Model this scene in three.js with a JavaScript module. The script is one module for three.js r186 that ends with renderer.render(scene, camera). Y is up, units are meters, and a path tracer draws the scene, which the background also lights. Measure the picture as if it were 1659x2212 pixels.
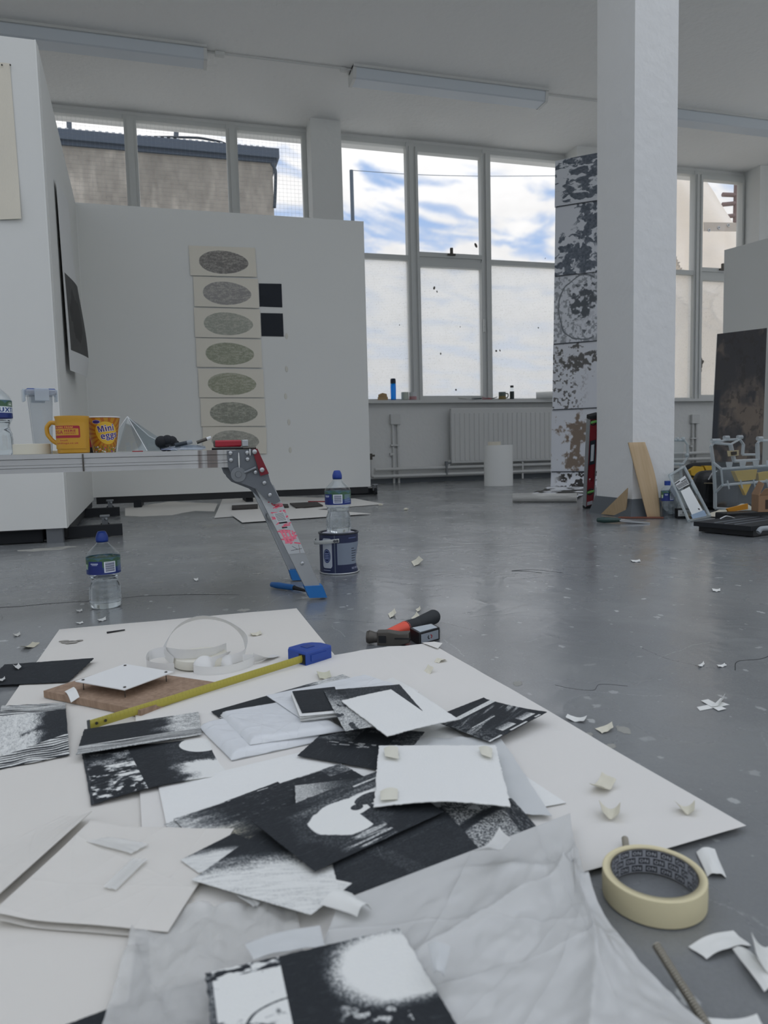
import * as THREE from 'three';
import { RoundedBoxGeometry } from 'three/addons/geometries/RoundedBoxGeometry.js';
import { mergeGeometries } from 'three/addons/utils/BufferGeometryUtils.js';

// ------------------------------------------------------------------ camera
const scene = new THREE.Scene();
const camera = new THREE.PerspectiveCamera(71.59, 1659 / 2212, 0.05, 200);   // a phone's wide lens held low, upright
camera.position.set(0, 0.42, 0);
camera.up.set(0.04819, 0.99585, -0.07721);
camera.lookAt(0.27418, 0.42 - 0.08752, -0.95769);
camera.focus = 2.0;
camera.userData.fStop = 7.6;
scene.add(camera);

// ------------------------------------------------------------------ renderer
const renderer = new THREE.WebGLRenderer({ antialias: true });
renderer.toneMapping = THREE.LinearToneMapping;
renderer.toneMappingExposure = 1.22;
renderer.shadowMap.enabled = true;

// ------------------------------------------------------------------ noise
const hash2 = (x, y, s) => { let h = Math.imul(x, 374761393) ^ Math.imul(y, 668265263) ^ Math.imul(s + 11, 1442695041); h = Math.imul(h ^ (h >>> 13), 1274126177); h = Math.imul(h ^ (h >>> 15), 2246822519); return ((h ^ (h >>> 16)) >>> 0) / 4294967296; };
function vn(x, y, s = 0) {
  const ix = Math.floor(x), iy = Math.floor(y), fx = x - ix, fy = y - iy, u = fx * fx * (3 - 2 * fx), v = fy * fy * (3 - 2 * fy);
  const a = hash2(ix, iy, s), b = hash2(ix + 1, iy, s), c = hash2(ix, iy + 1, s), d = hash2(ix + 1, iy + 1, s);
  return a + (b - a) * u + (c - a) * v + (a - b - c + d) * u * v;
}
function fbm(x, y, o = 5, s = 0) { let t = 0, a = 0.5, n = 0; for (let i = 0; i < o; i++) { t += a * vn(x, y, s + i * 17); n += a; a *= 0.5; x = x * 2.03 + 1.7; y = y * 2.03 + 3.1; } return t / n; }
const ss = (a, b, x) => { const t = Math.min(1, Math.max(0, (x - a) / (b - a))); return t * t * (3 - 2 * t); };
const mix = (a, b, t) => a + (b - a) * t;
const mix3 = (a, b, t) => [mix(a[0], b[0], t), mix(a[1], b[1], t), mix(a[2], b[2], t)];
let seed = 4242;
const rnd = () => { seed = (seed + 0x6d2b79f5) | 0; let t = Math.imul(seed ^ (seed >>> 15), 1 | seed); t = (t + Math.imul(t ^ (t >>> 7), 61 | t)) ^ t; return ((t ^ (t >>> 14)) >>> 0) / 4294967296; };
const rr = (a, b) => a + (b - a) * rnd();

// ------------------------------------------------------------------ sky: broken white cloud over blue, the same all round
{
  const W = 3072, H = 1536, data = new Float32Array(W * H * 4);
  for (let j = 0; j < H; j++) {
    const up = ((j + 0.5) / H - 0.5) * Math.PI, y = Math.sin(up), cu = Math.cos(up);
    for (let i = 0; i < W; i++) {
      const k = (j * W + i) * 4; data[k + 3] = 1;
      if (y <= 0) { data[k] = 0.52; data[k + 1] = 0.54; data[k + 2] = 0.55; continue; }
      const a = ((i + 0.5) / W - 0.5) * 2 * Math.PI, x = Math.cos(a) * cu, z = Math.sin(a) * cu, q = 1 / (y + 0.16);
      const px = x * q * 2.2 + 3, pz = z * q * 2.2;
      const w1 = fbm(px * 1.6, pz * 1.6, 3, 5) - 0.5, w2 = fbm(px * 1.6 + 9, pz * 1.6, 3, 6) - 0.5;
      const f = fbm((px + 0.7 * pz) * 3.4 + w1 * 2.6, pz * 6.5 + w2 * 2.6, 8, 31), g = fbm(px * 1.3 + 4, pz * 1.3, 3, 41);
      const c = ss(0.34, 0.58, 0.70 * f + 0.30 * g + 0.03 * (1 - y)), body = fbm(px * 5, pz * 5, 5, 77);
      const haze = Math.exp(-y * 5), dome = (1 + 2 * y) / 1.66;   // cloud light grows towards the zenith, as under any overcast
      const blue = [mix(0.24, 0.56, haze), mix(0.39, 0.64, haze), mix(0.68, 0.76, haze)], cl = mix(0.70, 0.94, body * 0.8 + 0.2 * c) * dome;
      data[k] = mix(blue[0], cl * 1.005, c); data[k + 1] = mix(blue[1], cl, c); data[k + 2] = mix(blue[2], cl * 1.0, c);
    }
  }
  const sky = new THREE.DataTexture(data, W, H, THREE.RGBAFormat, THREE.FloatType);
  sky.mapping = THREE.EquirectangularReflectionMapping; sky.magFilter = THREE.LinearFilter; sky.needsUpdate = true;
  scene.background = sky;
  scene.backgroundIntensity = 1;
}

// ------------------------------------------------------------------ naming helpers
const taken = {};
const numbered = (n) => { const k = taken[n] = (taken[n] ?? -1) + 1; return k ? n + '_' + String(k).padStart(3, '0') : n; };
const shadows = (m) => { m.castShadow = m.receiveShadow = true; return m; };
function merge(list) {
  if (!Array.isArray(list)) return list;
  if (list.length === 1) return list[0];
  return mergeGeometries(list.map((g) => {
    const h = g.index ? g.toNonIndexed() : g.clone();
    for (const k of Object.keys(h.attributes)) if (!['position', 'normal', 'uv'].includes(k)) h.deleteAttribute(k);
    if (!h.attributes.uv) h.setAttribute('uv', new THREE.BufferAttribute(new Float32Array(h.attributes.position.count * 2), 2));
    h.clearGroups?.(); return h;
  }));
}
function obj(name, geos, material, parent = scene) {
  const m = shadows(new THREE.Mesh(merge(geos), material));
  m.name = parent === scene ? numbered(name) : name;
  parent.add(m); return m;
}
function part(name, geos, material, parent, label) {
  const n = parent.children.filter((c) => c.userData.base === name).length;
  const m = obj(name + (n ? '_' + String(n).padStart(3, '0') : ''), geos, material, parent);
  m.userData.base = name; if (label) m.userData.label = label; return m;
}
function tag(o, label, category, group) { o.userData.label = label; o.userData.category = category; if (group) o.userData.group = group; return o; }
function thing(name, label, category, pos = [0, 0, 0], turn = 0, group) {
  const o = new THREE.Group(); o.name = numbered(name); scene.add(o);
  o.position.set(...pos); o.rotation.y = turn; return tag(o, label, category, group);
}
function struct(name, geos, m, parent = scene) { const o = obj(name, geos, m, parent); if (parent === scene) o.userData.kind = 'structure'; return o; }

// ------------------------------------------------------------------ geometry helpers
const V = (x, y, z) => new THREE.Vector3(x, y, z);
function box(w, h, d, x = 0, y = 0, z = 0, rx = 0, ry = 0, rz = 0) { const g = new THREE.BoxGeometry(w, h, d); if (rx) g.rotateX(rx); if (rz) g.rotateZ(rz); if (ry) g.rotateY(ry); return g.translate(x, y, z); }
function b2(x0, x1, y0, y1, z0, z1) {   // a box between limits, uv in metres
  const g = new THREE.BoxGeometry(x1 - x0, y1 - y0, z1 - z0).translate((x0 + x1) / 2, (y0 + y1) / 2, (z0 + z1) / 2);
  const p = g.attributes.position, n = g.attributes.normal, uv = g.attributes.uv;
  for (let i = 0; i < p.count; i++) { const a = Math.abs(n.getX(i)), b = Math.abs(n.getY(i)); a > 0.5 ? uv.setXY(i, p.getZ(i), p.getY(i)) : b > 0.5 ? uv.setXY(i, p.getX(i), p.getZ(i)) : uv.setXY(i, p.getX(i), p.getY(i)); }
  return g;
}
function rbox(w, h, d, r = 0.005, x = 0, y = 0, z = 0) { return new RoundedBoxGeometry(w, h, d, 3, Math.min(r, w / 2.01, h / 2.01, d / 2.01)).translate(x, y, z); }
function cyl(r1, r2, h, x = 0, y = 0, z = 0, seg = 32, open = false) { return new THREE.CylinderGeometry(r1, r2, h, seg, 1, open).translate(x, y, z); }
function rod(a, b, r, r2 = r, seg = 12) {
  const A = V(...a), B = V(...b), d = B.clone().sub(A), L = d.length();
  const g = new THREE.CylinderGeometry(r2, r, L, seg); g.translate(0, L / 2, 0);
  g.applyQuaternion(new THREE.Quaternion().setFromUnitVectors(V(0, 1, 0), d.normalize())); return g.translate(...a);
}
function tube(pts, r, seg = 40, rs = 8) { return new THREE.TubeGeometry(new THREE.CatmullRomCurve3(pts.map((p) => V(...p)), false, 'catmullrom', 0.3), seg, r, rs); }
function lathe(prof, seg = 40) { return new THREE.LatheGeometry(prof.map(([r, y]) => new THREE.Vector2(Math.max(r, 0.00005), y)), seg); }
function extr(pts, depth, bevel = 0) {   // outline in x,y pushed along +z
  const s = new THREE.Shape(pts.map(([x, y]) => new THREE.Vector2(x, y)));
  return new THREE.ExtrudeGeometry(s, { depth, bevelEnabled: bevel > 0, bevelSize: bevel, bevelThickness: bevel, bevelSegments: 2, curveSegments: 12 });
}
function quadBox(c, y0, y1) { return prism(c, y0, y1); }
function prism(c, y0, y1) {   // an outline on the floor [x,z], pushed up from y0 to y1
  const s = new THREE.Shape(c.map(([x, z]) => new THREE.Vector2(x, -z)));
  return new THREE.ExtrudeGeometry(s, { depth: y1 - y0, bevelEnabled: false }).rotateX(-Math.PI / 2).translate(0, y0, 0);
}
// a closed sheet of paper from a grid of points f(u,v) -> [x,y,z]; uv runs with the grid
function gridSheet(f, nu, nv, t = 0.0006) {
  const P = [], UV = [], I = [], row = nu + 1;
  for (let s = 0; s < 2; s++) for (let j = 0; j <= nv; j++) for (let i = 0; i <= nu; i++) { P.push(f(i / nu, j / nv)); UV.push(i / nu, j / nv); }
  const N = row * (nv + 1), nrm = (i, j) => {
    const g = (a, b) => P[Math.min(nv, Math.max(0, b)) * row + Math.min(nu, Math.max(0, a))], a = g(i + 1, j), b = g(i - 1, j), c = g(i, j + 1), d = g(i, j - 1);
    return V(a[0] - b[0], a[1] - b[1], a[2] - b[2]).cross(V(c[0] - d[0], c[1] - d[1], c[2] - d[2])).normalize();
  };
  const Q = new Float32Array(N * 6);
  for (let j = 0; j <= nv; j++) for (let i = 0; i <= nu; i++) { const k = j * row + i, n = nrm(i, j), p = P[k]; for (let c = 0; c < 3; c++) { Q[k * 3 + c] = p[c] + n.getComponent(c) * t / 2; Q[(N + k) * 3 + c] = p[c] - n.getComponent(c) * t / 2; } }
  for (let j = 0; j < nv; j++) for (let i = 0; i < nu; i++) { const a = j * row + i, b = a + 1, c = a + row, d = c + 1; I.push(a, b, d, a, d, c, N + a, N + d, N + b, N + a, N + c, N + d); }
  const rim = []; for (let i = 0; i < nu; i++) rim.push(i); for (let j = 0; j < nv; j++) rim.push(j * row + nu); for (let i = nu; i > 0; i--) rim.push(nv * row + i); for (let j = nv; j > 0; j--) rim.push(j * row);
  for (let i = 0; i < rim.length; i++) { const a = rim[i], b = rim[(i + 1) % rim.length]; I.push(a, N + a, N + b, a, N + b, b); }
  const g = new THREE.BufferGeometry(); g.setAttribute('position', new THREE.BufferAttribute(Q, 3)); g.setAttribute('uv', new THREE.BufferAttribute(new Float32Array(UV), 2)); g.setIndex(I);
  g.computeVertexNormals(); return g;
}
const bil = (c, u, v) => { const [A, B, C, D] = c, a = (1 - u) * v, b = u * v, e = u * (1 - v), d = (1 - u) * (1 - v); return A.map((_, k) => A[k] * a + B[k] * b + C[k] * e + D[k] * d); };   // A top-left, B top-right, C bottom-right, D bottom-left
function moveTo(o, x, y, z) { o.geometry.translate(-x, -y, -z); o.position.set(x, y, z); return o; }
// one flat sheet on the floor: corners A,B,C,D as [x,z] at height h
function sheet(name, label, cat, group, c, h, material, { lift, deckle = 0, nu = 24, nv = 18, t = 0.0007, s = 1, parent } = {}) {
  const g = gridSheet((u, v) => {
    const eu = Math.min(u, 1 - u) < 1e-6, ev = Math.min(v, 1 - v) < 1e-6;
    let du = 0, dv = 0;
    if (deckle) { if (eu) du = deckle * (fbm(v * 40, s, 3, s) - 0.5) * 2; if (ev) dv = deckle * (fbm(u * 40, s + 7, 3, s) - 0.5) * 2; }
    const p = bil(c, u + du, v + dv); return [p[0], h + t / 2 + (lift ? lift(u, v) : 0), p[1]];
  }, nu, nv, t);
  const o = parent ? part(name, g, material, parent) : obj(name, g, material);
  if (!parent) { const m = bil(c, 0.5, 0.5); moveTo(o, m[0], h, m[1]); tag(o, label, cat, group); }
  return o;
}
function ribbon(pts, half, t = 0.0005, seg = 60) {   // a strip along a path; half gives half its width as a vector at each control point
  const k = new THREE.CatmullRomCurve3(pts.map((p) => V(...p))), w = new THREE.CatmullRomCurve3(half.map((p) => V(...p)));
  return gridSheet((u, v) => { const a = k.getPoint(u), b = w.getPoint(u).multiplyScalar(2 * v - 1); return [a.x + b.x, a.y + b.y, a.z + b.z]; }, seg, 2, t);
}

// ------------------------------------------------------------------ textures and materials
function tex(w, h, f, srgb = true, repeat) {
  const d = new Uint8Array(w * h * 4);
  for (let j = 0; j < h; j++) for (let i = 0; i < w; i++) { const c = f((i + 0.5) / w, (j + 0.5) / h), k = (j * w + i) * 4; for (let n = 0; n < 3; n++) d[k + n] = Math.max(0, Math.min(255, (c.length ? c[n] : c) * 255)); d[k + 3] = 255; }
  const t = new THREE.DataTexture(d, w, h); t.magFilter = THREE.LinearFilter; if (srgb) t.colorSpace = THREE.SRGBColorSpace;
  if (repeat) { t.wrapS = t.wrapT = THREE.RepeatWrapping; t.repeat.set(...repeat); }
  t.needsUpdate = true; return t;
}
function ctex(w, h, draw) { const c = document.createElement('canvas'); c.width = w; c.height = h; draw(c.getContext('2d'), w, h); const t = new THREE.CanvasTexture(c); t.colorSpace = THREE.SRGBColorSpace; return t; }
const std = (color, roughness = 0.6, o = {}) => new THREE.MeshStandardMaterial({ color, roughness, ...o });
const phy = (color, roughness = 0.6, o = {}) => new THREE.MeshPhysicalMaterial({ color, roughness, ...o });
// noise that repeats, for textures laid again and again
function tileFbm(u, v, n, o, s) { let t = 0, a = 0.5, q = 0; for (let i = 0; i < o; i++) { const m = n << i, x = u * m, y = v * m, ix = Math.floor(x), iy = Math.floor(y), fx = x - ix, fy = y - iy, e = fx * fx * (3 - 2 * fx), f = fy * fy * (3 - 2 * fy), H = (p, r) => hash2(((p % m) + m) % m, ((r % m) + m) % m, s + i * 13); t += a * mix(mix(H(ix, iy), H(ix + 1, iy), e), mix(H(ix, iy + 1), H(ix + 1, iy + 1), e), f); q += a; a *= 0.5; } return t / q; }

const M = {};
{
  // floor: grey floor paint, worn, with paint drips, scuffs and cracks
  const N = 1024, drips = new Float32Array(N * N), crack = new Float32Array(N * N);
  const blot = (arr, cx, cy, r, e, val) => { for (let y = -r * 2 | 0; y <= r * 2; y++) for (let x = -r * 2 | 0; x <= r * 2; x++) { const a = Math.hypot(x * e, y / e), n = vn((cx + x) * 0.35, (cy + y) * 0.35, 3); if (a < r * (0.5 + n)) { const k = ((cy + y + N * 4) % N | 0) * N + ((cx + x + N * 4) % N | 0); arr[k] = Math.max(arr[k], val); } } };
  for (let i = 0; i < 1000; i++) blot(drips, rr(0, N), rr(0, N), Math.pow(rnd(), 5) * 4.5 + 0.5, rr(0.6, 1.6), rr(0.3, 1));
  for (let i = 0; i < 46; i++) { let x = rr(0, N), y = rr(0, N), a = rr(0, 6.28), L = rr(20, 130), bright = rnd() < 0.6; for (let s = 0; s < L; s++) { x += Math.cos(a); y += Math.sin(a); a += rr(-0.12, 0.12); if (rnd() < 0.75) blot(bright ? drips : crack, x, y, bright ? rr(0.3, 0.8) : rr(0.4, 0.9), 1, bright ? rr(0.15, 0.55) : rr(0.4, 0.9)); } }
  const ft = tex(N, N, (u, v) => {
    const k = Math.floor(v * N) * N + Math.floor(u * N), n = tileFbm(u, v, 4, 6, 2) - 0.5, w = ss(0.55, 0.72, tileFbm(u, v, 9, 5, 8)), f = hash2(u * N | 0, v * N | 0, 5) - 0.5;
    let c = [0.468 + n * 0.11 + f * 0.035, 0.480 + n * 0.11 + f * 0.035, 0.486 + n * 0.10 + f * 0.035];
    c = mix3(c, [0.55, 0.56, 0.56], w * 0.35);
    c = mix3(c, [0.80, 0.81, 0.80], drips[k] * 0.75); return mix3(c, [0.22, 0.22, 0.22], crack[k] * 0.7);
  }, true, [0.5, 0.5]);
  const fb = tex(N, N, (u, v) => { const k = Math.floor(v * N) * N + Math.floor(u * N); const q = tileFbm(u, v, 7, 3, 40), t = 1 - Math.abs(2 * tileFbm((u + q * 0.12) % 1, (v + q * 0.2) % 1, 22, 3, 44) - 1); return Math.min(1, 0.40 * tileFbm(u, v, 10, 3, 4) + 0.28 * t * t + 0.24 * tileFbm(u, v, 56, 3, 9) + drips[k] * 0.06 - crack[k] * 0.1 + 0.03); }, false, [0.5, 0.5]);
  const fr = tex(512, 512, (u, v) => { const n = tileFbm(u, v, 8, 5, 22); return 0.10 + 0.27 * n; }, false, [0.5, 0.5]);
  M.floor = phy(0xffffff, 1.0, { ior: 1.75, map: ft, bumpMap: fb, bumpScale: 0.0022, roughnessMap: fr });
  // plaster, thickly painted
  const pb = tex(512, 512, (u, v) => 0.5 * tileFbm(u, v, 6, 3, 14) + 0.5 * tileFbm(u, v, 40, 4, 15), false, [0.6, 0.6]);
  M.ceiling = std(0xededeb, 0.9, { bumpMap: pb, bumpScale: 0.010 });
  M.wall = std(0xe2e3e1, 0.75, { bumpMap: pb, bumpScale: 0.006 });
  M.column = std(0xe3e4e3, 0.6, { bumpMap: pb, bumpScale: 0.006 });
  M.board = std(0xdfe0dc, 0.75);
  M.boardEdge = std(0xe4e5e1, 0.7);
  M.skirting = std(0x5b6166, 0.5);
}
M.frame = std(0xcfd1cf, 0.55);
M.trimWhite = std(0xd4d5d3, 0.5);
M.black = std(0x16181b, 0.5);
M.blackSoft = std(0x1d2024, 0.8);
M.steel = std(0xb6b9bb, 0.32, { metalness: 0.9 });
M.zinc = std(0x84888b, 0.45, { metalness: 0.8 });
M.darkSteel = std(0x5f5c57, 0.45, { metalness: 0.85 });
M.clear = phy(0xffffff, 0.03, { transmission: 1, thickness: 0, ior: 1.45 });
M.frosted = phy(0xffffff, 0.86, { transmission: 1, thickness: 0, ior: 1.45 });
M.plastic = phy(0xf6f9fa, 0.12, { transmission: 1, thickness: 0, ior: 1.5 });
M.plasticRim = phy(0xe6ecee, 0.16, { transmission: 0.72, thickness: 0, ior: 1.5 });
M.bottle = phy(0xf8fbfd, 0.02, { transmission: 1, thickness: 0, ior: 1.5 });
M.water = phy(0xffffff, 0.0, { transmission: 1, thickness: 0.05, ior: 1.33, attenuationColor: new THREE.Color(0xe8f4f6), attenuationDistance: 0.5 });
M.capBlue = std(0x1f3f92, 0.4);

const paperBump = tex(256, 256, (u, v) => tileFbm(u, v, 24, 4, 61), false, [3, 3]);
const creases = tex(512, 512, (u, v) => { let h = tileFbm(u, v, 3, 4, 71); for (let i = 0; i < 9; i++) { const a = i * 1.13, d = Math.abs(((u + 0.03 * tileFbm(u, v, 5, 3, 81 + i)) * Math.cos(a) + v * Math.sin(a) - hash2(i, 4, 9) * 1.3 + 0.3)); h += 0.10 * Math.exp(-d * 90); } return Math.min(1, h * 0.8); }, false);
const P = (c, o = {}) => std(c, 0.85, { bumpMap: paperBump, bumpScale: 0.0006, ...o });
M.lining = P(0xdcd9d2, { bumpMap: creases, bumpScale: 0.004 });
M.lining2 = P(0xe0ded9, { bumpMap: creases, bumpScale: 0.004 });
M.white = P(0xe9eae7);
M.cream = P(0xdfd9c9);
M.tapeCream = std(0xdcd8c6, 0.7);
M.tapeWhite = std(0xe6e7e3, 0.6);
M.tissue = phy(0xd9dcdc, 0.75, { transparent: true, opacity: 0.84, sheen: 0.3 });
M.tissueThin = phy(0xe2e2df, 0.6, { transparent: true, opacity: 0.5, bumpMap: creases, bumpScale: 0.010 });
M.glassine = phy(0xd9dad8, 0.36, { transparent: true, opacity: 0.80, bumpMap: creases, bumpScale: 0.012 });
M.ribbon = phy(0xf0f0ee, 0.3, { transparent: true, opacity: 0.86 });

// prints: ink(u,v) from 0 (black ink) to 1 (bare paper)
const INK = [0.115, 0.135, 0.155], PAPER = [0.905, 0.91, 0.895];
const printTex = (w, h, ink, tint) => tex(w, h, (u, v) => { const k0 = Math.max(0, Math.min(1, ink(u, v))), k = Math.max(0, Math.min(1, k0 + 2.6 * k0 * (1 - k0) * (fbm(u * 110, v * 85, 4, 203) - 0.5) * 1.6 + (fbm(u * 14, v * 150, 3, 207) > 0.74 ? 0.10 : 0))), n = (hash2(u * w | 0, v * h | 0, 3) - 0.5) * 0.03; const c = mix3(INK, tint ? tint(u, v) : PAPER, k); return [c[0] + n, c[1] + n, c[2] + n]; });
const printMat = (t) => std(0xffffff, 0.8, { map: t, bumpMap: paperBump, bumpScale: 0.0004 });
const ell = (u, v, a, b, ra, rb, wob = 0, s = 0) => 1 - (Math.hypot((u - a) / ra, (v - b) / rb) + wob * (fbm(u * 7, v * 7, 4, s) - 0.5));   // > 0 inside
const grain = (u, v, s) => fbm(u * 60, v * 60, 3, s);
const lines = (u, v, k, s) => { const q = v * k + 1.6 * vn(u * 3, v * 5, s), i = Math.floor(q), f = q - i, w = 0.12 + 0.75 * vn(u * 3.2 + i * 7.3, i * 3.1, s + 1); return f < w ? 1 : 0; };
const INKS = {
  plain: (u, v) => 0.03 * fbm(u * 8, v * 30, 4, 1),
  plainScratched: (u, v) => { let k = 0.02 + 0.05 * fbm(u * 9, v * 9, 4, 2); if (Math.abs(v - 0.62 - 0.1 * u) < 0.004 || (Math.abs(u - 0.35) < 0.006 && v > 0.55 && v < 0.8)) k += 0.10; if (Math.abs(u - 0.55 + v * 0.3) < 0.06) k += 0.12 * grain(u, v, 4); return k; },
  striped: (u, v) => {   // light on the left into black, torn white stripes above and below
    const edge = v > 0.80 || v < 0.30 - 0.16 * (1 - u);
    if (edge) return lines(u * 1.3, v + 0.05 * u, 34, 4) * 0.9 + 0.03;
    let k = 1 - ss(0.42, 0.72, u + 0.5 * (fbm(u * 5, v * 5, 5, 6) - 0.5)); k *= 0.72 + 0.3 * fbm(u * 30, v * 30, 4, 9);
    const d = Math.abs(v - 0.42 - 0.25 * (u - 0.4)); if (u > 0.35 && d < 0.07) k *= ss(0, 0.07, d + 0.05 * fbm(u * 30, v * 30, 3, 3)); return k + 0.03;
  },
  horizon: (u, v) => {   // black above, white stripes along the foot, grey cloud at the right
    if (v < 0.30) return lines(u, v + 0.02 * u, 22, 8) ? 0.88 : 0.08 + (v < 0.05 ? 0.5 : 0);
    let k = ss(0.58, 0.80, u + 0.35 * (fbm(u * 6, v * 6, 5, 12) - 0.5)) * (0.55 + 0.5 * fbm(u * 18, v * 18, 4, 15)); if (u > 0.8) k *= 0.85 + 0.25 * (Math.sin((u * 1.2 + v) * 170) > 0.2 ? 1 : 0); return k + 0.02;
  },
  arch: (u, v) => {   // a dark post between a mottled light field and white openings
    if (u < 0.40 - 0.05 * v) { let k = fbm(u * 11, v * 16, 6, 21); k = ss(0.36, 0.62, k + 0.16 * (1 - v) - 0.10); if (v > 0.62) k *= 0.45; if (v < 0.52 && v > 0.40) k *= ss(0.45, 0.55, fbm(u * 20, v * 30, 4, 4)); const r = Math.hypot(u - 0.34, (v - 0.13) * 0.8); if (Math.abs(r - 0.16) < 0.012 && v > 0.16) k *= 0.2; if (v < 0.16 + 0.1 * vn(u * 30, 1, 3)) k *= ss(0.45, 0.6, fbm(u * 30, v * 26, 4, 31)); return u < 0.02 ? 0.1 : k; }
    let k = ss(-0.02, 0.03, ell(u, v, 0.92, 0.80, 0.17, 0.20, 0.05, 3));
    k = Math.max(k, v < 0.43 ? ss(0.60, 0.78, u + 0.22 * (fbm(u * 10, v * 10, 5, 7) - 0.5)) * ss(0.45, 0.36, v + 0.06 * (fbm(u * 24, v * 8, 4, 2) - 0.5)) : 0);
    return Math.max(k, 0.16 * ss(0.55, 0.7, u) * fbm(u * 14, v * 40, 4, 3) + 0.02);
  },
  bigMoon: (u, v) => {   // the large foreground print: dark post, white orb, foliage along the foot
    if (u < 0.36 - 0.04 * (1 - v)) { let k = ss(0.30, 0.50, fbm(u * 9, v * 12, 6, 41) + 0.16); const r = Math.hypot(u - 0.36, (v - 0.48) * 1.2); if (Math.abs(r - 0.21 - 0.02 * vn(v * 20, 2, 1)) < 0.008) k *= 0.25; const fol = ell(u, v, 0.24, 0.36, 0.14, 0.10, 1.4, 5); k *= 1 - ss(-0.1, 0.1, fol); if (v > 0.92) k *= ss(0.40, 0.55, fbm(u * 16, v * 30, 4, 6)); if (u < 0.03) k *= 0.3; return k + 0.02; }
    let k = ss(-0.28, 0.22, ell(u, v, 0.88, 0.72, 0.30, 0.30, 0.22, 8));
    if (v < 0.52 - 0.15 * Math.max(0, u - 0.7)) k = Math.max(k * ss(0.40, 0.50, v), ss(0.52, 0.68, fbm(u * 26, v * 26, 4, 9)) * 0.75 * ss(0.5, 0.62, u) * (u < 0.84 ? 1 : 0));
    return Math.max(k, 0.015 + 0.14 * ss(0.5, 0.62, u) * ss(0.5, 0.65, fbm(u * 20, v * 20, 4, 5)) * (u < 0.68 ? 1 : 0));
  },
  road: (u, v) => { const t = (u + v) / 2, d = u - v, n = fbm(d * 2.0, t * 20, 6, 51), k = 1 - ss(0.50, 0.74, t + 0.16 * (n - 0.5)); const s = Math.abs(t - 0.585 + 0.05 * d); return Math.max(k * (0.80 + 0.3 * fbm(d * 5, t * 70, 4, 53)), s < 0.008 && d > -0.35 && d < -0.12 ? 0.8 : 0) + 0.02; },
  roadDark: (u, v) => { const n = fbm(u * 5, v * 9, 5, 57), k = 1 - ss(0.04, 0.34, u + 0.26 * (n - 0.5) + 0.10 * v); let o = k * (0.50 + 0.5 * fbm(u * 20, v * 20, 4, 58)); if (v > 0.985) o = Math.max(o, fbm(u * 12, 3, 3, 9) > 0.58 ? 0.8 : 0.1); if (u > 0.86 && v > 0.8) o = Math.max(o, 0.55 * fbm(u * 12, v * 12, 4, 3)); if (fbm(u * 26, v * 80, 3, 61) > 0.74) o += 0.22; return o + 0.02; },
  figure: (u, v) => {   // a white pool in black with a dark shape leaning over it
    let k = ss(-0.03, 0.03, ell(u, v, 0.46, 0.50, 0.24, 0.27, 0.30, 63)); const band = v - 0.56 - 0.10 * (u - 0.4);
    k = Math.max(k, u > 0.40 && Math.abs(band) < 0.18 ? ss(0.18, 0.15, Math.abs(band) + 0.05 * (fbm(u * 9, v * 9, 3, 2) - 0.5)) : 0);
    if (u > 0.55 && v < 0.60 - 0.15 * vn(u * 9, 4, 3) && ell(u, v, 0.80, 0.24, 0.32, 0.34, 0.5, 7) > 0) k *= 0.03;
    const fig = Math.max(ell(u, v, 0.70, 0.63, 0.11, 0.09, 0.3, 2), ell(u, v, 0.58, 0.57, 0.045, 0.05, 0.2, 3), ell(u, v, 0.665, 0.50, 0.018, 0.08, 0.3, 4)); if (fig > 0) k *= 0.12;
    if (v > 0.84) k = Math.max(k * 0.2, u > 0.7 && Math.abs(v - 0.90) < 0.012 ? 0.85 : 0.3 * ss(0.2, 0.5, u) * fbm(u * 8, v * 30, 4, 5));
    else if (v > 0.72) k = Math.max(k, 0.45 * fbm(u * 7, v * 40, 5, 8) * ss(0.1, 0.3, u));
    if (v < 0.30 && u > 0.22 && u < 0.62) k = Math.max(k, 0.75 * ss(0.42, 0.62, fbm(u * 5 + v * 3, v * 34, 5, 9)) * ss(0.20, 0.36, u) * ss(0.30, 0.2, v));
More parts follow.
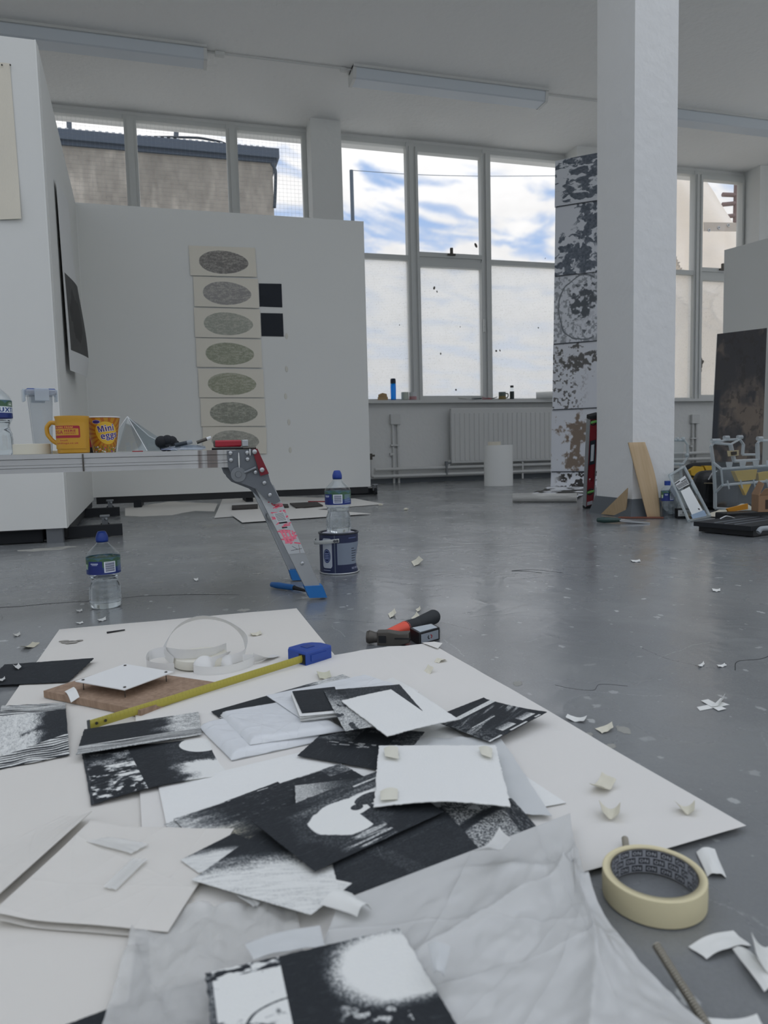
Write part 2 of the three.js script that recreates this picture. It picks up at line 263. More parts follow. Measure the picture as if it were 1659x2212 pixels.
    return Math.max(k, 0.02 + 0.2 * ss(-0.4, 0, ell(u, v, 0.44, 0.50, 0.27, 0.34, 0.4, 6)) * grain(u, v, 3));
  },
  stone: (u, v) => { let k = 0.22 + 0.55 * ss(0.35, 0.65, fbm(u * 70, v * 70, 3, 71)); for (const [a, b, c] of [[1, 0.2, 0.42], [0.25, 1, 0.45], [0.25, 1, 0.78], [1, 0.15, 0.72]]) if (Math.abs(a * u + b * v - c - 0.1) < 0.006) k *= 0.25; if (Math.abs(v * 0.9 - 0.35 - u * 0.45) < 0.07) k *= ss(0.03, 0.09, Math.abs(v * 0.9 - 0.35 - u * 0.45)) * 0.8 + 0.08; if (u > 0.72 + 0.1 * v) k = 0.05 + 0.35 * (vn(u * 60, v * 14, 7) > 0.55 ? vn(u * 90, v * 90, 2) : 0); return k; },
  night: (u, v) => { let k = 0.02; if (u > 0.42 && u < 0.55 && v > 0.35 && v < 0.85) k += vn(u * 26, v * 16, 3) > 0.62 ? 0.6 : 0; if ((v > 0.62 && u > 0.55) || (v < 0.24 && u > 0.34) || u > 0.86) k += 0.42 * (vn(u * 130 + v * 30, v * 6, 8) > 0.45 ? 1 : 0.25) * fbm(u * 20, v * 20, 3, 6); if (Math.abs(v - 0.58) < 0.03 && u > 0.55) k *= 0.1; return k; },
  bridge: (u, v) => { let k = 0.02; if (v > 0.84) k = v > 0.93 ? 0.03 : 0.9 * ss(0.2, 0.26, u); const n = fbm(u * 2 + v * 2, v * 22 - u * 6, 5, 81); k = Math.max(k, 0.55 * ss(0.50, 0.72, n) * ss(0.84, 0.70, v) * ss(0.2, 0.5, v)); k = Math.max(k, u < 0.35 ? 0.35 * (0.35 - u) / 0.35 * ss(0.45, 0.6, fbm(u * 30, v * 30, 3, 4)) : 0); if (Math.abs(v - 0.50 - 0.04 * u) < 0.012 && u > 0.15 && u < 0.6) k = 0.8; for (const a of [0.30, 0.66]) if (u > a && u < a + 0.24 && v > 0.10 && v < 0.24) k = 0.35 + 0.55 * ss(0.24, 0.12, v); if (v < 0.045 && v > 0.012 && vn(u * 7, 1, 3) > 0.35) k = 0.9; return k; },
  cloud: (u, v) => { const d = 1 - ss(0.30, 0.62, v * 0.6 + u * 0.55 + 0.28 * (fbm(u * 5, v * 5, 5, 91) - 0.5)); let k = 0.10 + 0.68 * d * (0.7 + 0.4 * fbm(u * 20, v * 20, 4, 92)); if (fbm(u * 9, v * 9, 4, 95) > 0.68) k *= 0.2; return k; },
  fade: (u, v) => { let k = 0.72 * (1 - ss(0.05, 0.75, u + 0.15 * (fbm(u * 6, v * 6, 4, 97) - 0.5))) + 0.03; if (ell(u, v, 0.16, 0.22, 0.07, 0.10, 1.2, 5) > 0.1) k *= 0.2; return k; },
};
const warm = (u, v) => mix3(PAPER, [0.80, 0.77, 0.66], 0.8 * ss(0.55, 0.2, v));
M.pr = {};
for (const k of Object.keys(INKS)) M.pr[k] = printMat(printTex(k === 'plain' ? 256 : 768, k === 'plain' ? 192 : 576, INKS[k], k === 'roadDark' ? warm : null));

M.mdf = std(0xffffff, 0.85, { map: tex(256, 256, (u, v) => { const n = tileFbm(u, v, 32, 4, 5) - 0.5; return [0.60 + n * 0.16, 0.505 + n * 0.15, 0.425 + n * 0.14]; }, true, [2, 2]) });
M.ply = std(0xffffff, 0.6, { map: tex(256, 512, (u, v) => { const n = fbm(u * 9, v * 2, 5, 7), g = vn(u * 90, v * 6, 3); return [0.80 - n * 0.08 - g * 0.03, 0.71 - n * 0.09 - g * 0.03, 0.58 - n * 0.10 - g * 0.03]; }) });
M.card = std(0x9a7a5e, 0.85);
M.alu = std(0xffffff, 0.42, { metalness: 0.25, map: tex(512, 128, (u, v) => { const n = fbm(u * 40, v * 6, 4, 3), s = ss(0.62, 0.74, fbm(u * 30, v * 9, 5, 6)), w = ss(0.60, 0.70, fbm(u * 18 + 7, v * 7, 5, 16)); return mix3(mix3([0.70 + n * 0.1, 0.705 + n * 0.1, 0.70 + n * 0.1], [0.42, 0.38, 0.36], s * 0.8), [0.88, 0.87, 0.85], w * 0.9); }) });
M.aluClean = std(0xb2b6b8, 0.4, { metalness: 0.7 });

// ------------------------------------------------------------------ the room
const CH = 4.15, DZ = -8.5;
struct('floor', b2(-6.3, 8.9, -0.25, 0, -8.62, 6.3), M.floor);
const ADDED_ROOF_LIGHTS = [[-5.5, 8.2, -3.4, -0.3], [-5.5, 8.2, 0.9, 5.6]];   // unseen roof lights above and behind the camera, added for fill light
struct('ceiling', [b2(-6.3, 8.9, CH, CH + 0.3, -8.9, -3.4), b2(-6.3, 8.9, CH, CH + 0.3, -0.3, 0.9), b2(-6.3, 8.9, CH, CH + 0.3, 5.6, 6.3),
  ...ADDED_ROOF_LIGHTS.flatMap(([a, b, c, d]) => [b2(-6.3, a, CH, CH + 0.3, c, d), b2(b, 8.9, CH, CH + 0.3, c, d)])], M.ceiling);
ADDED_ROOF_LIGHTS.forEach(([a, b, c, d], i) => {
  const w = new THREE.Group(); w.name = 'window_' + (5 + i); w.userData.kind = 'structure'; scene.add(w);
  for (let k = 0; k <= 10; k++) { const x = a + (b - a) * k / 10; part('glazing_bar', box(0.05, 0.1, d - c, x, CH + 0.36, (c + d) / 2), M.frame, w); }
  part('pane', new THREE.PlaneGeometry(b - a, d - c).rotateX(-Math.PI / 2).translate((a + b) / 2, CH + 0.36, (c + d) / 2), M.clear, w);
});
// the window wall: sill wall, piers, head
const WIN = [[-4.9, -2.1], [-1.72, 1.6], [1.952, 4.98], [5.3, 7.83], [8.9, 8.9]];
const piers = [[-2.1, -1.72], [1.6, 1.952], [4.98, 5.3], [7.8, 8.9]];
struct('wall_front', [b2(-6.3, 8.9, 0, 0.99, -8.62, DZ), b2(-6.3, 8.9, 4.1, CH, -8.62, DZ), ...piers.map(([a, b]) => b2(a, b, 0, CH, -8.62, -8.2)), b2(-6.3, -4.9, 0.99, 4.1, -8.62, DZ)], M.wall);
struct('wall_left', [b2(-6.3, -6, 0, 0.9, -8.8, 6.3), b2(-6.3, -6, 4.0, CH, -8.8, 6.3), ...[[-8.8, -3.5], [1.1, 1.5], [5.7, 6.3]].map(([a, b]) => b2(-6.3, -6, 0.9, 4, a, b)), b2(-6.3, -6, 0.9, 4, -3.5, -3.1)], M.wall);
const ADDED_RW = [[-7.7, -3.5], [-3.1, 1.1], [1.5, 5.7]];
struct('wall_right', [b2(8.6, 8.9, 0, 0.9, -8.5, 6.3), b2(8.6, 8.9, 4.0, CH, -8.5, 6.3), ...[[-8.5, -7.7], [-3.5, -3.1], [1.1, 1.5], [5.7, 6.3]].map(([a, b]) => b2(8.6, 8.9, 0.9, 4, a, b))], M.wall);
struct('wall_back', [b2(-6, 8.6, 0, 0.9, 6, 6.3), b2(-6, 8.6, 4.0, CH, 6, 6.3), b2(-6, -5.6, 0.9, 4, 6, 6.3), b2(-0.2, 0.2, 0.9, 4, 6, 6.3), b2(5.3, 5.7, 0.9, 4, 6, 6.3), b2(8.3, 8.6, 0.9, 4, 6, 6.3)], M.wall);
struct('trim_1', piers.slice(0, -1).map(([, a], i) => b2(a, piers[i + 1][0], 0.985, 1.022, -8.62, -8.4)), M.trimWhite);
struct('baseboard_front', b2(-6, 8.6, 0, 0.06, -8.5, -8.485), M.skirting);

// obscured glass: a fine square wire in dirty, whitish glass
const gridTex = tex(1024, 1024, (u, v) => {
  const gx = Math.abs(((u * 32) % 1) - 0.5), gy = Math.abs(((v * 32) % 1) - 0.5), n = tileFbm(u, v, 5, 5, 3), m = tileFbm(u, v, 64, 2, 8), sp = ss(0.76, 0.80, tileFbm(u, v, 90, 2, 6));
  let k = 1.08 - 0.12 * ss(0.35, 0.5, gx) - 0.17 * ss(0.33, 0.5, gy) - 0.03 * ss(0.45, 0.8, n) - 0.03 * m - 0.16 * sp; return [k, k, k * 0.985];
}, true, [1.6, 1.6]);
M.frosted.map = gridTex; M.frosted.roughness = 0.84;
function window_(n, x0, x1, bars, { z = DZ, y0 = 1.02, y1 = 4.06, tr = 2.75, casement = -1, lower = M.frosted, seen = true } = {}) {
  const w = new THREE.Group(); w.name = 'window_' + n; w.userData.kind = 'structure'; scene.add(w);
  const edge = [x0, ...bars.flat(), x1], f = 0.05;
  part('window_frame', [b2(x0, x1, y1, y1 + 0.05, z - 0.06, z + 0.02), b2(x0, x1, y0 - 0.02, y0 + 0.02, z - 0.06, z + 0.02), b2(x0 + 0.001, x0 + f, y0 + 0.02, y1, z - 0.058, z + 0.018), b2(x1 - f, x1 - 0.001, y0 + 0.02, y1, z - 0.058, z + 0.018)], M.frame, w);
  for (const [a, b] of bars) part('mullion', [b2(a, b, y0 - 0.019, y1 + 0.049, z - 0.07, z + 0.03), b2(a + 0.03, b - 0.03, y0, y1, z + 0.03, z + 0.05)], M.frame, w);
  for (let k = 0; k < edge.length / 2; k++) {
    const a = edge[2 * k] + (k ? 0 : f), b = edge[2 * k + 1] - (k === bars.length ? f : 0), c = k === casement ? 0.055 : 0;
    part('transom', b2(a, b, tr - 0.03, tr + 0.03 + c * 0.4, z - 0.06, z + 0.025), M.frame, w);
    if (c) {
      const fr = [b2(a, a + c * 0.55, tr, y1, z - 0.05, z + 0.045), b2(b - c * 0.55, b, tr, y1, z - 0.05, z + 0.045), b2(a + 0.001, b - 0.001, y1 - c, y1 - 0.001, z - 0.048, z + 0.0435), b2(a + 0.001, b - 0.001, tr + 0.021, tr + 0.02 + c, z - 0.048, z + 0.0435)];
      part('casement', fr, M.frame, w);
      part('casement', [b2(a, a + c * 0.7, y0, tr, z - 0.05, z + 0.045), b2(b - c * 0.7, b, y0, tr, z - 0.05, z + 0.045), b2(a + 0.001, b - 0.001, y0 + 0.001, y0 + c, z - 0.048, z + 0.0435), b2(a + 0.001, b - 0.001, tr - 0.02 - c * 1.4, tr - 0.021, z - 0.048, z + 0.0435)], M.frame, w);
      part('window_latch', [box(0.03, 0.09, 0.03, (a + b) / 2, tr + 0.09, z + 0.06), box(0.10, 0.022, 0.025, (a + b) / 2, tr + 0.055, z + 0.06)], M.darkSteel, w);
      part('window_handle', [box(0.022, 0.16, 0.03, b - 0.02, 1.95, z + 0.07), rod([b - 0.02, 1.95, z + 0.03], [b - 0.02, 1.95, z + 0.1], 0.012)], M.frame, w);
    }
    const pane = (p, q, m) => { const g = new THREE.PlaneGeometry(b - a, q - p).translate((a + b) / 2, (p + q) / 2, z - 0.02); const uv = g.attributes.uv, P_ = g.attributes.position; for (let i = 0; i < 4; i++) uv.setXY(i, P_.getX(i) - a, P_.getY(i)); return part('pane', g, m, w); };
    pane(tr, y1, M.clear); pane(y0, tr, lower);
  }
  return w;
}
const w1 = window_(1, -1.72, 1.6, [[-0.4, -0.27], [0.69, 0.81]], {});
{ // wire set in the upper panes of the left window
  const wires = []; for (let x = -1.65; x < 1.55; x += 0.045) wires.push(box(0.0010, 1.3, 0.0010, x, 3.41, DZ - 0.03)); for (let y = 2.8; y < 4.06; y += 0.045) wires.push(box(3.2, 0.0010, 0.0010, -0.06, y, DZ - 0.03));
  const o = part('wire_mesh', wires, std(0x9a9fa3, 0.6), w1); o.userData.kind = 'stuff';
}
const w2 = window_(2, 1.952, 4.98, [[2.815, 2.925], [3.815, 3.92]], { casement: 1 });
const w3 = window_(3, 5.3, 7.83, [[6.06, 6.16], [6.965, 7.06]], { casement: 2 });
window_(8, -4.9, -2.1, [[-3.5, -3.4]], {});
[[-5.6, -0.2], [0.2, 5.3], [5.7, 8.3]].forEach(([a, b], i) => window_(10 + i, a, b, [[a + 0.8, a + 0.88], [b - 0.88, b - 0.8]], { z: 6.05, y0: 0.92, y1: 3.95, lower: M.clear }));  // unseen rear windows, added to brighten faces turned to the camera
ADDED_RW.forEach(([a, b], i) => { const w = window_(13 + i, a, b, [[a + 1.35, a + 1.43], [b - 1.43, b - 1.35]], { z: 0, y0: 0.92, y1: 3.95, lower: M.clear }); w.rotation.y = -Math.PI / 2; w.position.x = 8.7; });  // unseen windows in the right wall, added for light from that side
[[-3.1, 1.1], [1.5, 5.7]].forEach(([a, b], i) => { const w = window_(16 + i, a, b, [[a + 1.35, a + 1.43], [b - 1.43, b - 1.35]], { z: 0, y0: 0.92, y1: 3.95, lower: M.clear }); w.rotation.y = -Math.PI / 2; w.position.x = -6.1; });  // unseen windows in the left wall, added to raise the light indoors
// specks and smears stuck to the panes
for (const [p, r] of [[[3.7283,2.9545,-8.51], .022], [[3.1594,2.4087,-8.51], .016], [[3.1954,2.365,-8.51], .014], [[2.6953,1.9452,-8.51], .008], [[3.23,1.6035,-8.51], .012], [[3.4983,1.9412,-8.51], .008], [[3.9924,1.6484,-8.51], .014], [[4.0445,1.655,-8.51], .014], [[3.4282,1.1541,-8.51], .013], [[4.5961,1.9544,-8.51], .01], [[4.7021,2.8426,-8.51], .008]]) {
  const g = new THREE.SphereGeometry(1, 10, 6).scale(r * rr(0.5, 1), r * rr(0.9, 1.8), 0.004).rotateZ(rr(-0.6, 0.6)).translate(...p); part('dirt_mark', g, M.darkSteel, w2);
}
{ const p = [7.1129,1.486,-8.51]; for (let i = 0; i < 9; i++) part('paint_smear', new THREE.SphereGeometry(1, 8, 5).scale(0.022, 0.03 + 0.03 * rnd(), 0.003).rotateZ(rr(-1, 1)).translate(p[0] + rr(-.05, .05), p[1] + rr(-.13, .13), p[2]), M.darkSteel, w3); }

// ceiling battens, unlit
function lumProfile() { return [[-0.10, 0], [0.10, 0], [0.115, -0.03], [0.10, -0.115], [0.085, -0.125], [-0.085, -0.125], [-0.10, -0.115], [-0.115, -0.03]]; }
function batten(x0, x1, z, label) {
  const t = thing('ceiling_light', label, 'light', [x0, CH, z], 0, 'ceiling battens in one row'), L = x1 - x0;
  part('diffuser', extr(lumProfile().map(([x, y]) => [x * 0.94, y * 0.96]), L - 0.06).rotateY(Math.PI / 2).translate(0.03, 0, 0), M.lum, t);
  part('spine', b2(0, L, -0.022, 0, -0.07, 0.125), M.trimWhite, t);
  for (const x of [0, L - 0.03]) part('end_cap', extr(lumProfile(), 0.03).rotateY(Math.PI / 2).translate(x, 0, 0), M.trimWhite, t);
}
M.lum = std(0xcfd6dd, 0.45);
batten(-1.75, 0.43, -7.12, 'white ceiling batten above the left display wall, unlit');
batten(1.81, 3.92, -7.12, 'white ceiling batten in the middle of the row, above the sky window');
batten(5.4, 7.5, -7.14, 'white ceiling batten right of the square column, cut off by it');
{ const t = thing('conduit', 'thin white conduit on the ceiling linking the battens', 'conduit', [0.43, CH, -7.1]); part('pipe', rod([0, -0.012, 0], [1.38, -0.012, 0.01], 0.008), M.trimWhite, t); part('pipe', rod([3.49, -0.012, 0], [4.97, -0.012, 0], 0.008), M.trimWhite, t); part('junction_box', rbox(0.09, 0.035, 0.06, 0.008, 0.12, -0.018, 0), M.trimWhite, t); part('junction_box', rbox(0.06, 0.035, 0.05, 0.008, 1.3, -0.018, 0), M.trimWhite, t); }

{ // hairline cracks and worn paint patches in the floor
  const fl = scene.getObjectByName('floor'), dark = std(0x3a3c3d, 0.9), pale = std(0x9a9a94, 0.8);
  const crack = (pts, w) => part('crack', ribbon(pts.map(([x, z], i) => [x + 0.006 * (hash2(i, 3, 1) - 0.5), 0.0002, z + 0.022 * (hash2(i, 5, 2) - 0.5)]), pts.map((_, i) => [0, 0, w * (0.4 + hash2(i, 9, 4))]), 0.0002, 90), dark, fl);
  crack([[-.5317,-2.2151], [-.4581,-2.2038], [-.3884,-2.2207], [-.3114,-2.2021], [-.2238,-2.2064], [-.1479,-2.2314], [-.0542,-2.1991], [.0394,-2.1814], [.1581,-2.1237]], 0.0022);
  crack([[1.1354,-2.0899], [1.0967,-2.1464], [1.0658,-2.1704], [1.1331,-2.1499], [1.2014,-2.0795]], 0.004);
  crack([[.961,-1.0433], [1.0116,-1.0847], [1.0597,-1.0921], [1.1085,-1.0966]], 0.001); crack([[.6149,-1.0844], [.6336,-1.0621], [.6654,-1.0479], [.6881,-1.0548], [.7322,-1.0514]], 0.0006);
  const patch = (c, r, e) => { const g = new THREE.CircleGeometry(1, 28), p = g.attributes.position; for (let i = 1; i < p.count; i++) { const k = 0.55 + 0.9 * vn(i * 0.9, c[0] * 9, 3); p.setXY(i, p.getX(i) * k, p.getY(i) * k); } part('paint_patch', g.rotateX(-Math.PI / 2).scale(r, 1, r * e).translate(c[0], 0.0003, c[1]), pale, fl); };
  for (const [c, r, e] of [[[-.617,-3.5607], .10, .5], [[-.5346,-3.6055], .06, .5], [[.182,-4.3077], .07, .6], [[.159,-4.2074], .04, .5], [[.149,-1.9104], .018, .9], [[-.0829,-2.4454], .016, .8], [[.2448,-2.4803], .016, .6], [[.61,-.8787], .010, 1.4], [[.5592,-.8343], .008, .9], [[.5539,-.8806], .006, 1], [[.5588,-1.1184], .009, 1.2]]) patch(c, r, e);
}

// the square column with its painted skirting
const col = struct('column', b2(2.461, 2.736, 0, CH, -3.83, -3.472), M.column);
{
  const c = [[2.461, -3.472], [2.736, -3.472], [2.736, -3.83], [2.461, -3.83]], out = (d, y) => c.map(([x, z]) => [x + (x > 2.6 ? d : -d), y, z + (z > -3.6 ? d : -d)]);
  const a = out(0.035, 0), b = out(0.006, 0.105), pos = []; for (let i = 0; i < 4; i++) { const j = (i + 1) % 4; pos.push(...a[i], ...a[j], ...b[j], ...a[i], ...b[j], ...b[i]); } pos.push(...b[0], ...b[1], ...b[2], ...b[0], ...b[2], ...b[3]);
  const g = new THREE.BufferGeometry(); g.setAttribute('position', new THREE.Float32BufferAttribute(pos, 3)); g.setAttribute('uv', new THREE.Float32BufferAttribute(new Array(pos.length / 3 * 2).fill(0.3), 2)); g.computeVertexNormals();
  struct('skirting', g, M.skirting, col);
}

// radiator and pipes under the middle window
{
  const x0 = 3.3, x1 = 4.86, t = thing('radiator', 'long white panel radiator under the sky window', 'radiator', [x0, 0.222, -8.40]);
  part('panel', rbox(x1 - x0, 0.695, 0.05, 0.015, (x1 - x0) / 2, 0.3475, 0), M.trimWhite, t);
  const rib = rbox(0.040, 0.60, 0.009, 0.004); for (let x = 0.07; x < x1 - x0 - 0.03; x += 0.066) { const r = part('rib', rib, M.trimWhite, t); r.position.set(x, 0.33, 0.026); }
  part('valve', [cyl(0.014, 0.014, 0.14, -0.06, -0.07, 0), cyl(0.022, 0.022, 0.05, -0.06, 0.005, 0), rod([-0.06, 0.01, 0], [0.02, 0.01, 0], 0.01)], M.zinc, t);
  part('bracket', box(0.02, 0.222, 0.02, 1.0, -0.111, -0.01), M.trimWhite, t);
}
{
  const t = thing('heating_pipe', 'pair of white heating pipes along the foot of the window wall', 'pipe', [2.28, 0, -8.42]);
  part('pipe', rod([0.03, 0.177, 0], [2.69, 0.177, 0], 0.02), M.trimWhite, t); part('pipe', rod([0.0, 0.091, 0.01], [2.69, 0.091, 0.01], 0.02), M.trimWhite, t);
  part('riser', [tube([[0, 0.09, 0.01], [-0.015, 0.12, 0], [-0.015, 0.30, 0]], 0.02), cyl(0.024, 0.024, 0.04, -0.015, 0.15, 0)], M.trimWhite, t);
  part('tap', [cyl(0.016, 0.016, 0.09, -0.015, 0.33, 0), rod([-0.05, 0.35, 0], [0.03, 0.35, 0], 0.012)], M.darkSteel, t);
  for (const x of [0.98, 0.995]) part('riser', tube([[x, 0.177, 0], [x + 0.01, 0.24, 0.005], [x + 0.01, 0.27, 0.01]], 0.017), M.trimWhite, t);
}
{ const t = thing('heating_pipe', 'pair of white heating pipes on the wall right of the column', 'pipe', [5.32, 0, -8.42]); part('pipe', rod([0, 0.262, 0], [2.46, 0.262, 0], 0.022), M.trimWhite, t); part('pipe', rod([0, 0.178, 0.01], [2.46, 0.178, 0.01], 0.022), M.trimWhite, t); }
function wallBox(x, y, label) {
  const t = thing('junction_box', label, 'box', [x, 0, -8.5], 0);
  part('box_cover', rbox(0.13, 0.13, 0.05, 0.008, 0, y, 0.025), M.trimWhite, t);
  for (const d of [-0.032, 0.032]) part('conduit', rod([d, 0.0, 0.02], [d, y, 0.02], 0.015), M.trimWhite, t);
  part('clip', [box(0.11, 0.02, 0.045, -0.01, 0.47, 0.022), box(0.04, 0.03, 0.05, -0.06, 0.36, 0.022)], M.trimWhite, t);
}
wallBox(2.6, 0.79, 'white junction box with twin conduits left of the radiator');
wallBox(7.02, 0.74, 'white junction box with twin conduits right of the column');

// ------------------------------------------------------------------ movable display walls
function displayWall(label, pos, turn, L, y0, y1, feet, rail = true) {   // runs along its own +x, faces its own +z
  const t = thing('display_wall', label, 'partition', pos, turn);
  part('panel', b2(0.002, L - 0.002, y0 + 0.001, y1 - 0.001, -0.05, 0), M.board, t);
  part('edge_strip', [b2(0, 0.006, y0, y1, -0.051, 0.0015), b2(L - 0.006, L, y0, y1, -0.051, 0.0015)], M.boardEdge, t);
  if (rail) part('base_rail', b2(0.02, L - 0.02, y0 - 0.055, y0, -0.045, -0.012), M.black, t);
  for (const f of feet) {
    part('foot', b2(f.x0, f.x1, 0.004, 0.064, f.z0, f.z1), M.blackSoft, t);
    if (f.c) {
      const c = part('caster', [rbox(0.05, 0.012, 0.05, 0.003, f.c[0], 0.098, f.c[1]), box(0.006, 0.05, 0.03, f.c[0] - 0.018, 0.07, f.c[1]), box(0.006, 0.05, 0.03, f.c[0] + 0.018, 0.07, f.c[1]), rod([f.c[0], 0.08, f.c[1]], [f.c[0] - 0.055, 0.088, f.c[1] + 0.01], 0.006)], M.zinc, t);
      part('wheel', new THREE.CylinderGeometry(0.03, 0.03, 0.022, 20).rotateZ(Math.PI / 2).translate(f.c[0], 0.036, f.c[1]), M.blackSoft, c);
    }
  }
  return t;
}
const nearWall = displayWall('tall white display wall at the left edge, its face nearest the camera', [-2.6, 0, -3.80], 0, 2.0525, 0.072, 2.368, [{ x0: 0.1, x1: 1.93, z0: -0.09, z1: -0.055 }], false);
part('leg', b2(1.955, 2.03, 0, 0.072, -0.05, -0.012), std(0x62666a, 0.5), nearWall);
const sideWall = displayWall('white display wall seen edge-on, running back from the nearest wall', [-0.5475, 0, -3.8525], Math.PI / 2 + 0.0541, 2.25, 0.075, 2.368, [
  { x0: 0.09, x1: 0.14, z0: -0.55, z1: 0.25, c: [0.26, 0.16] }, { x0: 1.42, x1: 1.47, z0: -0.5, z1: 0.21, c: [1.7, 0.14] }]);
const backWall = displayWall('white display wall holding the column of oval prints', [-0.667, 0, -6.06], 0, 2.285, 0.097, 2.37, [
  { x0: 1.98, x1: 2.44, z0: -0.40, z1: -0.34, c: [2.40, -0.27] }, { x0: 0.3, x1: 0.36, z0: -0.4, z1: 0.0 }, { x0: 1.2, x1: 1.26, z0: -0.4, z1: -0.05 }]);
const rightWall = displayWall('white display wall at the right edge behind the burnt dark panel', [5.476, 0, -6.21], -1.318, 2.6, 0.09, 2.37, [{ x0: 0.4, x1: 0.46, z0: -0.4, z1: 0.3 }]);

// ------------------------------------------------------------------ outside
{
  const b = thing('neighbour_building', 'weathered concrete building with dark coping outside the left window', 'building', [-6, 0, -14]);
  const conc = std(0xffffff, 0.9, { map: tex(1024, 512, (u, v) => { const n = fbm(u * 30, v * 12, 6, 3), st = fbm(u * 70, v * 16, 5, 9), m = fbm(u * 9, v * 7, 5, 14); let k = 0.80 + 0.16 * (n - 0.5) + 0.10 * (fbm(u * 90, v * 60, 4, 19) - 0.5) - 0.20 * ss(0.40, 0.66, st * 0.25 + m * 0.55 + n * 0.25 + (v - 0.80) * 0.5); if (Math.abs(v - 0.60 - 0.02 * (fbm(u * 20, 2, 4, 3) - 0.5)) < 0.0035) k += 0.12; for (const [a, w] of [[0.62, 0.006], [0.70, 0.004], [0.45, 0.003]]) if (v < 0.6 && Math.abs(u - a - 0.03 * (fbm(v * 14, a * 9, 4, 5) - 0.5)) < w * 0.4) k += 0.12; return [k * 1.0, k * 0.96, k * 0.90]; }) });
  const A = [1.9779,5.9471,-14], T = [1.9844,6.1164,-14];
  part('wall', new THREE.BoxGeometry(A[0] + 6, A[1] + 3, 3).translate((A[0] + 6) / 2, (A[1] - 3) / 2, -1.5), conc, b);
  part('coping', [b2(0, A[0] + 6.12, A[1], T[1], -3.1, 0.12), b2(0, A[0] + 6.08, A[1] - 0.07, A[1], -3.05, 0.05)], std(0x4b5664, 0.6), b);
  part('coping_edge', (() => { const l = []; for (let x = 0; x < A[0] + 5.9; x += 0.11) l.push(box(0.05, 0.03, 0.03, x, T[1] + 0.014, 0.08)); return l; })(), std(0xcfd3d6, 0.7), b).userData.kind = 'stuff';
  part('drain_pipe', tube([[A[0] + 5.98, A[1] - 0.1, 0.07], [A[0] + 6.04, A[1] - 0.25, 0.1], [A[0] + 6.02, A[1] - 0.7, 0.06], [A[0] + 6.0, A[1] - 0.9, 0.06]], 0.03), std(0x3c4650, 0.6), b);
  part('cable', tube([[-.4858,6.111,-13.95], [.1538,6.1702,-13.95], [.644,6.1994,-13.95], [1.016,6.168,-13.95], [1.1401,6.1298,-13.95]].map(([x, y]) => [x + 6, y, 0.05]), 0.022, 60), std(0x394048, 0.6), b);
  part('post', [rod([[.2119,6.4429,-14.6][0] + 6, T[1], -0.6], [[.2728,6.6514,-14.6][0] + 6, [.2744,6.6853,-14.6][1], -0.6], 0.045), rod([[-1.6376,6.418,-14.6][0] + 6, T[1], -0.6], [[-1.6299,6.5487,-14.6][0] + 6, [-1.6279,6.5813,-14.6][1], -0.6], 0.045)], std(0x59626c, 0.6), b);
}
{
  const z = -13, a = [3.266,4.5738,-13], c = [3.3018,5.4898,-13], t = thing('aerial_pole', 'thin grey pole with a wire outside the sky window', 'pole', [a[0], -1, z]);
  part('shaft', cyl(0.035, 0.035, c[1] + 1, 0, (c[1] + 1) / 2, 0, 12), std(0x5d6873, 0.6), t);
  part('wire', tube([[0, c[1] + 1, 0], [1.2, c[1] + 1.02, 0], [2.6, c[1] + 1.1, 0], [5, c[1] + 1.3, 0]], 0.006, 30, 6), std(0x7f8a96, 0.6), t);
}
struct('ground', b2(-60, 60, -1.3, -1, -60, 60), std(0xe2e0d8, 0.9));
